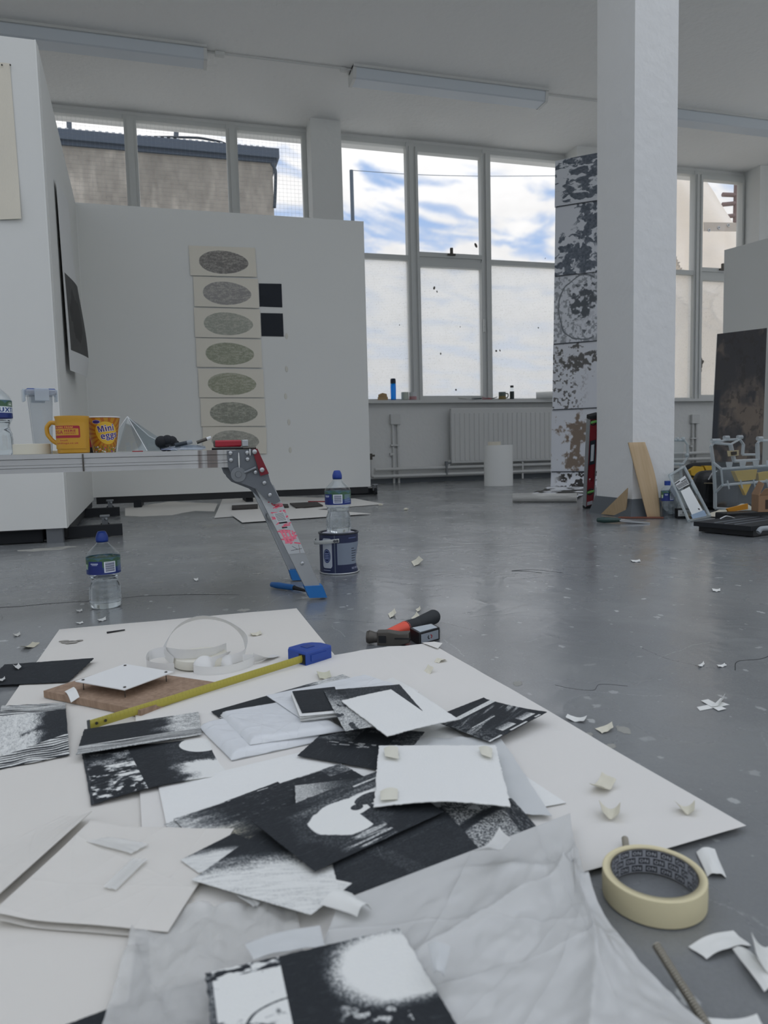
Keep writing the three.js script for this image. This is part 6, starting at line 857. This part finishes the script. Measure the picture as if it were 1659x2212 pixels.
// ------------------------------------------------------------------ coil of translucent tape
{
  const p = [.0229,-1.4369], t = thing('tape_coil', 'roll of translucent white tape, unwound in big loose loops', 'tape', [p[0], 0.004, p[1]]);
  part('roll', lathe([[0.016, 0], [0.050, 0], [0.052, 0.002], [0.052, 0.017], [0.050, 0.019], [0.016, 0.019], [0.016, 0]], 56), std(0xe2dfd2, 0.5), t); part('core', lathe([[0.010, 0.001], [0.016, 0.001], [0.016, 0.0192], [0.010, 0.0192], [0.010, 0.001]], 32), std(0x8c8478, 0.7), t);
  const h = 0.0095, W = (a) => a.map(([x, y, z]) => [x, y, z]), up = [0, h, 0];
  // seen from the viewer: x to the right, z towards the viewer
  part('loop', ribbon([[-0.052, 0.014, 0.02], [-0.068, 0.035, 0.005], [-0.045, 0.072, -0.012], [0.0, 0.088, -0.02], [0.055, 0.076, -0.012], [0.088, 0.045, 0.0], [0.086, 0.015, 0.012], [0.06, 0.0105, 0.03], [0.03, 0.0105, 0.035]], [[0.002, h, 0.003], [0.004, h * .6, 0.008], [0.001, h * .5, 0.010], [0, h * .6, 0.010], [0, h * .5, 0.010], [0.003, h * .6, 0.008], [0.001, h, 0.002], up, up], 0.0005, 110), M.ribbon, t);
  part('loop', ribbon([[0.052, 0.022, -0.02], [0.02, 0.026, 0.02], [-0.03, 0.030, 0.03], [-0.075, 0.030, 0.0], [-0.098, 0.022, -0.01], [-0.10, 0.014, 0.02], [-0.07, 0.0105, 0.045], [-0.05, 0.0105, 0.05]], [[0, h, 0.004], [0, h, 0.003], [0, h, 0.002], [0, h, -0.002], up, up, up, up], 0.0005, 90), M.ribbon, t);
  part('loop', ribbon([[0.055, 0.020, 0.02], [0.02, 0.014, 0.05], [-0.015, 0.0115, 0.075], [0.01, 0.0105, 0.098], [0.05, 0.0105, 0.10], [0.088, 0.0105, 0.075], [0.10, 0.0105, 0.05], [0.08, 0.0105, 0.035]], [[0.003, h * .6, 0.006], up, up, up, up, up, up, up], 0.0005, 90), M.ribbon, t);
  part('tape_end', ribbon([[0.10, 0.012, 0.04], [0.12, 0.006, 0.035], [0.135, 0.003, 0.02], [0.15, 0.002, 0.005]], [[0, h, 0], [0.003, h * .5, 0.006], [0.006, 0.001, 0.007], [0.007, 0, 0.007]], 0.0005, 30), M.ribbon, t);
}
// ------------------------------------------------------------------ tape measure
{
  const a = [-.1499,-1.1326], b = [.215,-1.3483], q = [[.2032,-1.3641],[.2563,-1.3804],[.2595,-1.3492],[.2119,-1.329]], t = thing('tape_measure', 'blue tape measure with its yellow blade run out to the left', 'tape measure', [b[0], 0.006, b[1]]);
  const d = V(b[0] - a[0], 0, b[1] - a[1]), L = d.length(); d.normalize(); const n = V(-d.z, 0, d.x); if (n.z < 0) n.negate();
  const bt = tex(1024, 32, (u, v) => { const k = (u * 62) % 1, s = (k < 0.06 && v > 0.5) || ((u * 620) % 1 < 0.2 && v > 0.8) ? 0.85 : 1; return [0.69 * s, 0.65 * s, 0.27 * s]; });
  part('blade', gridSheet((u, v) => { const x = L * (u - 1), tw = 0.25 * Math.exp(-(((u - 0.32) / 0.06) ** 2)), bow = 0.0022 * (1 - (2 * v - 1) ** 2), hh = 0.0145 * v, base = 0.004 * u + 0.001; return [d.x * x + n.x * (bow + tw * 0.004 * v), base + hh, d.z * x + n.z * (bow + tw * 0.004 * v)]; }, 120, 6, 0.0006), std(0xffffff, 0.4, { map: bt }), t);
  part('end_hook', slab([[d.x * -L + n.x * 0.003, 0, d.z * -L + n.z * 0.003], [d.x * -(L + 0.004) + n.x * 0.003, 0.001, d.z * -(L + 0.004) + n.z * 0.003], [d.x * -(L + 0.004) + n.x * 0.003, 0.017, d.z * -(L + 0.004) + n.z * 0.003], [d.x * -L + n.x * 0.003, 0.017, d.z * -L + n.z * 0.003]], 0.002), M.steel, t);
  for (const x of [0.010, 0.024]) { const r = part('rivet', new THREE.CylinderGeometry(0.0022, 0.0022, 0.002, 12).rotateX(Math.PI / 2).applyQuaternion(new THREE.Quaternion().setFromUnitVectors(V(0, 0, 1), n)), M.darkSteel, t); r.position.set(d.x * (x - L) + n.x * 0.003, 0.009, d.z * (x - L) + n.z * 0.003); }
  const body = new THREE.Group(); const blue = std(0x24479a, 0.45), ang = -Math.atan2(d.z, d.x);
  const prof = [[0, 0], [0.062, 0], [0.066, 0.004], [0.066, 0.030], [0.056, 0.048], [0.040, 0.056], [0.006, 0.056], [0, 0.050]];   // plan of the case, lying on its side
  const turn = (g) => g.rotateX(-Math.PI / 2).rotateY(ang).translate(0, 0, 0);
  part('case', turn(extr(prof.map(([x, y]) => [x, y - 0.008]), 0.022, 0.003)).translate(0, 0.0005, 0), blue, t); part('emblem', turn(extr([[0.020, 0.012], [0.040, 0.012], [0.040, 0.032], [0.020, 0.032]], 0.001).translate(0, 0, 0.0255)), std(0x1c3b86, 0.4), t);
  part('mouth', turn(box(0.002, 0.018, 0.018, -0.0032, 0.0, 0.0115)), M.black, t); part('belt_clip', turn(extr([[0.01, -0.0095], [0.05, -0.0095], [0.05, -0.0125], [0.01, -0.0125]], 0.012).translate(0, 0, 0.006)), blue, t);
}
// ------------------------------------------------------------------ hammer and the little laser box
{
  const h = [.4184,-1.4422], e = [.5687,-1.5741], hd = [.3762,-1.4664], cl = [.4594,-1.4263], t = thing('claw_hammer', 'claw hammer with an orange and black handle lying on the floor', 'hammer', [h[0], 0, h[1]]);
  const R_ = ([x, z], y) => [x - h[0], y, z - h[1]], iron = std(0x5b5853, 0.5, { metalness: 0.6 });
  const X = V(cl[0] - hd[0], 0, cl[1] - hd[1]).normalize(), o = R_(hd, 0.014), at = (s, y, k = 0) => [o[0] + X.x * s - X.z * k, y, o[2] + X.z * s + X.x * k];
  part('poll', [rod(at(-0.002, 0.0155), at(0.004, 0.0155), 0.0125, 0.0145, 24), rod(at(0.004, 0.0155), at(0.016, 0.015), 0.0145, 0.0115, 24), rod(at(0.016, 0.015), at(0.026, 0.0145), 0.0115, 0.0105, 24)], iron, t);
  const ang = -Math.atan2(X.z, X.x), cheek = extr([[0.024, 0.002], [0.044, 0.000], [0.068, 0.001], [0.090, 0.008], [0.090, 0.026], [0.070, 0.0245], [0.046, 0.028], [0.024, 0.027]], 0.020, 0.002).translate(0, 0, -0.010).rotateY(ang).translate(o[0], 0.0005, o[2]);
  part('head', cheek, iron, t); part('eye', box(0.016, 0.015, 0.002, 0.034, 0.014, 0.0125).rotateY(ang).translate(o[0], 0, o[2]), M.black, t); part('claw_slot', box(0.034, 0.003, 0.002, 0.078, 0.0165, 0.0125).rotateY(ang).translate(o[0], 0, o[2]), M.black, t);
  const E2 = R_(e, 0.018), s0 = at(0.036, 0.016, -0.010), lerp = (f, y) => [mix(s0[0], E2[0], f), y, mix(s0[2], E2[2], f)];
  part('collar', [rod(lerp(0.02, 0.017), lerp(0.40, 0.0175), 0.0105, 0.0155, 20)], std(0xe2553f, 0.45), t); part('grip', [rod(lerp(0.38, 0.0175), lerp(0.62, 0.0165), 0.0155, 0.0145, 24), rod(lerp(0.62, 0.0165), lerp(0.98, 0.019), 0.0145, 0.0175, 24), new THREE.SphereGeometry(0.0175, 24, 16).translate(...lerp(0.98, 0.019))], std(0x23282c, 0.65), t);
  const q = [[.471,-1.4616], [.5298,-1.4803], [.533,-1.4414], [.4756,-1.4122]], m = bil(q, 0.5, 0.5), b = thing('laser_box', 'small black box with a grey side label beside the hammer', 'box', [m[0], 0, m[1]]), L = q.map(([x, z]) => [x - m[0], z - m[1]]);
  part('box_body', prism(L, 0.001, 0.0275), M.black, b); part('top_plate', prism(L.map(([x, z]) => [x * 0.84, z * 0.84]), 0.0275, 0.0285), std(0xa9b4bc, 0.25), b);
  const at2 = (f, y) => { const x = mix(L[3][0], L[2][0], f), z = mix(L[3][1], L[2][1], f), nx = -(L[2][1] - L[3][1]), nz = L[2][0] - L[3][0], k = 0.0008 / Math.hypot(nx, nz); return [x + nx * k, y, z + nz * k]; };
  part('side_label', sheet3([at2(0.08, 0.0235), at2(0.92, 0.0235), at2(0.92, 0.004), at2(0.08, 0.004)], 0.0004), std(0xffffff, 0.4, { map: ctex(256, 128, (c, w, h2) => { c.fillStyle = '#8b939b'; c.fillRect(0, 0, w, h2); c.lineWidth = 15; c.strokeStyle = '#16181c'; c.beginPath(); c.arc(126, 66, 25, 1.7, 4.2); c.stroke(); c.strokeStyle = '#8c2a34'; c.beginPath(); c.arc(132, 66, 25, -1.4, 1.2); c.stroke(); }) }), b);
}
// ------------------------------------------------------------------ masking tape roll in the foreground
{
  const t = thing('masking_tape', 'roll of cream masking tape with a lettered grey core, nearest the viewer', 'tape', [0.4035, 0.0006, -0.5335], 0);
  part('tape', lathe([[0.0385, 0.0004], [0.0450, 0.0004], [0.0457, 0.0012], [0.0459, 0.0125], [0.0457, 0.0242], [0.0450, 0.0250], [0.0385, 0.0250], [0.0385, 0.0004]], 96), M.tapeMain = std(0xddd3ad, 0.6), t);
  part('core', lathe([[0.0378, 0.0006], [0.0385, 0.0006], [0.0385, 0.0246], [0.0378, 0.0246], [0.0378, 0.0006]], 96), std(0x6f6a62, 0.7), t);
  const ct = ctex(2048, 256, (c, w, h) => { c.fillStyle = '#9b9ea3'; c.fillRect(0, 0, w, h); c.font = 'bold 56px sans-serif'; for (let j = 0; j < 3; j++) for (let i = 0; i < 17; i++) { const x = i * 120 + (j % 2) * 60, y = j * 86 + 4; c.fillStyle = '#2a2d33'; c.fillRect(x, y, 92, 70); c.fillStyle = '#b9bcc0'; c.fillText('ON', x + 6, y + 56, 80); } });
  const g = gridSheet((u, v) => { const a = u * 2 * Math.PI; return [Math.cos(a) * 0.0374, 0.0012 + 0.0228 * v, Math.sin(a) * 0.0374]; }, 96, 2, 0.0003); part('core_print', g, std(0xffffff, 0.5, { map: ct, side: THREE.DoubleSide }), t);
}
// screws and threaded rod
{
  const a = [.3424,-.4488], b = [.34,-.3971], c = [.3339,-.3519], rodThing = (label, p, q, y0, y1, r) => { const t = thing('threaded_rod', label, 'rod', [p[0], 0, p[1]]), e = [q[0] - p[0], y1, q[1] - p[1]], L = Math.hypot(e[0], e[2]), n = Math.round(L / 0.0021), rings = [], Q = new THREE.Quaternion().setFromUnitVectors(V(0, 0, 1), V(e[0], y1 - y0, e[2]).normalize()); part('shaft', rod([0, y0, 0], e, r * 0.84, r * 0.84, 14), M.darkSteel, t); for (let i = 0; i <= n; i++) rings.push(new THREE.TorusGeometry(r * 0.88, r * 0.26, 6, 16).applyQuaternion(Q).translate(e[0] * i / n, mix(y0, y1, i / n), e[2] * i / n)); part('thread', rings, std(0xa9a497, 0.4, { metalness: 0.8 }), t).userData.kind = 'stuff'; };
  rodThing('threaded steel rod lying on the edge of the glassine at the bottom right', a, c, 0.026, 0.0035, 0.0032);
  rodThing('short threaded screw showing behind the masking tape roll', [.4248,-.6087], [.4146,-.5917], 0.0125, 0.0125, 0.0030);
}
// ------------------------------------------------------------------ scraps of tape and paper
const scrap = (label, c, m = M.tapeWhite, curl = 0.006, y = 0.0003, k = 0) => { const g = gridSheet((u, v) => { const p = bil(c, u, v); return [p[0], y + curl * (k === 0 ? (2 * u - 1) ** 2 : k === 1 ? u * u : Math.sin(u * Math.PI)) + 0.002 * fbm(u * 4, v * 4, 2, 3), p[1]]; }, 14, 8, 0.0005), o = obj('tape_scrap', g, m); moveTo(o, ...((b) => [b[0], y, b[1]])(bil(c, 0.5, 0.5))); return tag(o, label, 'scrap'); };
scrap('white tape strip on the floor right of the masking tape roll, upper one', [[.4896,-.5807],[.5108,-.5789],[.4873,-.5365],[.4713,-.5434]], M.tapeWhite, 0.004, 0.0003, 2);
scrap('folded white tape strip lying below right of the masking tape roll', [[.3876,-.4675],[.4368,-.4718],[.4378,-.4534],[.3919,-.4514]], M.tapeWhite, 0.004, 0.0006, 2);
scrap('broad white tape strip at the right edge, its end tucked under a curl', [[.4162,-.4502],[.4273,-.4432],[.4255,-.4047],[.405,-.4055]], M.tapeWhite, 0.003, 0.0045, 2);
scrap('curled white tape loop at the right edge by the broad strip', [[.4255,-.4404],[.4561,-.4395],[.431,-.4102],[.4112,-.4206]], M.tapeWhite, 0.016, 0.0075, 0);
scrap('white scrap on the floor at the bottom right corner', [[.3452,-.4013],[.3843,-.3909],[.3787,-.3747],[.3314,-.3877]], M.tapeWhite, 0.003);
scrap('white tape strip curling up off the white dusk print at the pile foot', [[.099,-.5817],[.1292,-.5866],[.1406,-.5609],[.1265,-.5554]], M.tapeWhite, 0.008, 0.026, 2);
scrap('white paper strip under the glassine right of the black print', [[.244,-.5811],[.2838,-.6099],[.2857,-.5884],[.2611,-.5808]], M.white, 0.006, 0.042, 0);
scrap('white corner of a slip below the white dusk print', [[.032,-.6327],[.0396,-.6344],[.0515,-.6151],[.045,-.6118]], M.white, 0.001, 0.0150);
scrap('clear tape scrap above the nearest print, longer one', [[.0322,-.5479],[.0937,-.5511],[.0927,-.5248],[.0369,-.5284]], M.tissue, 0.003, 0.0275, 2);
scrap('clear tape scrap on the glassine right of the nearest print', [[.163,-.4792],[.1783,-.4712],[.1631,-.4452],[.1573,-.4502]], M.tissue, 0.003, 0.046, 2);
scrap('curled cream tape scrap with rippled paper round it on the pale sheet', [[.4516,-.7179],[.4817,-.738],[.4883,-.7177],[.4627,-.7032]], M.tapeCream, 0.007, 0.0095);
scrap('curled cream tape scrap like a boat on the pale sheet, above the tape roll', [[.4378,-.6761],[.4566,-.6631],[.4439,-.6462],[.4281,-.6557]], M.tapeCream, 0.009, 0.0095);
scrap('curled cream tape scrap near the right point of the pale sheet', [[.5198,-.6525],[.5411,-.6452],[.5281,-.6302],[.5165,-.6384]], M.tapeCream, 0.007, 0.0085);
scrap('folded cream tape scrap on the far part of the pale sheet', [[.4033,-1.1982],[.4276,-1.2212],[.4316,-1.202],[.4107,-1.1813]], M.tapeCream, 0.010, 0.0085, 1);
scrap('small bent cream scrap at the far edge of the pale sheet', [[.4541,-1.2608],[.4715,-1.2769],[.4806,-1.2604],[.4603,-1.252]], M.tapeCream, 0.005, 0.0085, 2);
scrap('cream tape square behind the little stack of pages', [[.2275,-1.2773],[.2509,-1.2715],[.2469,-1.2359],[.2247,-1.2359]], std(0xcfceb8, 0.6), 0.003, 0.0088);
scrap('white scrap on the floor beside the far right print', [[.5593,-.95],[.5831,-.9334],[.5691,-.9186],[.5498,-.9393]], M.tapeWhite, 0.004);
scrap('folded whitish scrap on the floor below the narrow white one', [[.5721,-.8947],[.6016,-.8954],[.5924,-.8782],[.5719,-.8764]], M.tapeCream, 0.006, 0.0003, 1);
scrap('torn tape scrap standing on the floor right of the paint tin', [[.8158,-2.4982],[.8534,-2.5176],[.8387,-2.4278],[.7913,-2.3925]], M.tapeCream, 0.016, 0.0003, 1);
scrap('folded cream scrap on the floor left behind the hammer', [[.4954,-1.7173],[.5185,-1.7362],[.5092,-1.6896],[.4869,-1.6718]], M.tapeCream, 0.008, 0.0003, 1);
scrap('folded cream scrap on the floor behind the hammer grip', [[.5361,-1.6518],[.5586,-1.6749],[.5522,-1.6348],[.5319,-1.6173]], M.tapeCream, 0.009, 0.0003, 1);
scrap('tiny cream scrap on the floor farthest behind the hammer', [[.5776,-1.7387],[.5912,-1.7449],[.5829,-1.7134],[.5723,-1.712]], M.tapeCream, 0.006, 0.0003, 1);
scrap('dirty torn tape scrap on the floor left of the far lining paper', [[-.36,-1.7089],[-.3379,-1.7367],[-.3207,-1.7259],[-.3393,-1.6931]], std(0xbdb9a6, 0.7), 0.005);
scrap('tiny pale scrap on the floor behind the dirty torn one', [[-.4002,-1.8481],[-.3889,-1.8621],[-.3819,-1.8363],[-.392,-1.8267]], std(0xc9c9c2, 0.7), 0.003);
scrap('whitish tape scrap on the far lining paper behind the tape coil', [[.1375,-1.6319],[.1632,-1.6442],[.1645,-1.6169],[.1416,-1.6085]], M.tapeCream, 0.003, 0.0035);
scrap('white paper crumb on the black card at the left edge', [[-.3357,-1.5312],[-.3269,-1.5376],[-.3168,-1.5112],[-.327,-1.5087]], M.white, 0.004, 0.0085, 0);
scrap('white sliver at the left end of the black card', [[-.3435,-1.4458],[-.3349,-1.4571],[-.3314,-1.4442],[-.3391,-1.4328]], M.white, 0.002, 0.0085);
for (const [c, l] of [[[[-.2909,-2.0817],[-.2763,-2.0879],[-.272,-2.0619],[-.286,-2.0617]], 'flat pale tape flake on the floor left of the bottle base'], [[[-.2212,-1.9337],[-.2035,-1.9591],[-.1992,-1.9248],[-.2149,-1.9152]], 'flat pale tape flake on the floor below the bottle'], [[[-.2716,-1.9223],[-.2557,-1.9264],[-.2515,-1.9091],[-.2668,-1.9101]], 'thin pale flake on the floor by the edge of the far lining paper'], [[[.0288,-2.4576],[.044,-2.4603],[.0428,-2.4146],[.031,-2.4198]], 'tiny white flake on the floor left of the blue scraper'], [[[1.543,-2.1862],[1.5782,-2.1814],[1.556,-2.1454],[1.5243,-2.1489]], 'small white flake on the floor in front of the black tray'], [[[1.4401,-1.6598],[1.4608,-1.6509],[1.438,-1.6249],[1.4198,-1.6327]], 'small white flake far right on the floor'], [[[.9497,-1.0795],[.9692,-1.0813],[.9649,-1.0707],[.9449,-1.0692]], 'white paint flake on the floor above the tape cross'], [[[.9156,-1.0893],[.9417,-1.1043],[.9332,-1.0919],[.9137,-1.081]], 'pointed white paint flake above the tape cross']]) scrap(l, c, M.tapeWhite, 0.002);
{ const t = thing('tape_cross', 'cross of white tape strips stuck on the floor at the right', 'tape', [0, 0, 0]), st = (c, y, cu) => part('strip', gridSheet((u, v) => { const p = bil(c, u, v); return [p[0], y + cu * ss(0.7, 1, u), p[1]]; }, 14, 4, 0.0005), M.tapeWhite, t);
  st([[.7707,-.9177],[.8237,-.9226],[.8256,-.9087],[.7644,-.903]], 0.0006, 0.0); st([[.7952,-.9375],[.8106,-.9387],[.8063,-.8941],[.7895,-.8918]], 0.0014, 0.0); st([[.7899,-.9064],[.8048,-.9054],[.834,-.9282],[.8287,-.9324]], 0.003, 0.008); }
{ const a = [-.1831,-1.7696], b = [-.1436,-1.7815], o = obj('thin_lead', rod([a[0], 0.005, a[1]], [b[0], 0.005, b[1]], 0.0022, 0.0016, 8), M.black); tag(o, 'short black stick lying on the far lining paper', 'stick'); }
{ const pts = [[-.2676,-1.7165], [-.2585,-1.7213], [-.2483,-1.7173], [-.2371,-1.7212], [-.2715,-1.7305], [-.2527,-1.7066]]; const t = thing('ink_smudge', 'smudge of grey finger marks on the far lining paper', 'stain', [0, 0, 0]); pts.forEach(([x, z], i) => part('dab', new THREE.CylinderGeometry(1, 1, 0.0004, 14).scale(0.008 + 0.003 * (i % 3), 1, 0.006).translate(x, 0.0038, z), std(0x9d9a93, 0.9), t)); }

// ------------------------------------------------------------------ settle every group at its own base
for (const o of scene.children) if (o.isGroup && o.position.lengthSq() === 0 && o.userData.kind !== 'structure') {
  const bb = new THREE.Box3().setFromObject(o), c = V((bb.min.x + bb.max.x) / 2, bb.min.y, (bb.min.z + bb.max.z) / 2);
  o.position.copy(c); for (const k of o.children) k.position.sub(c);
}
renderer.render(scene, camera);
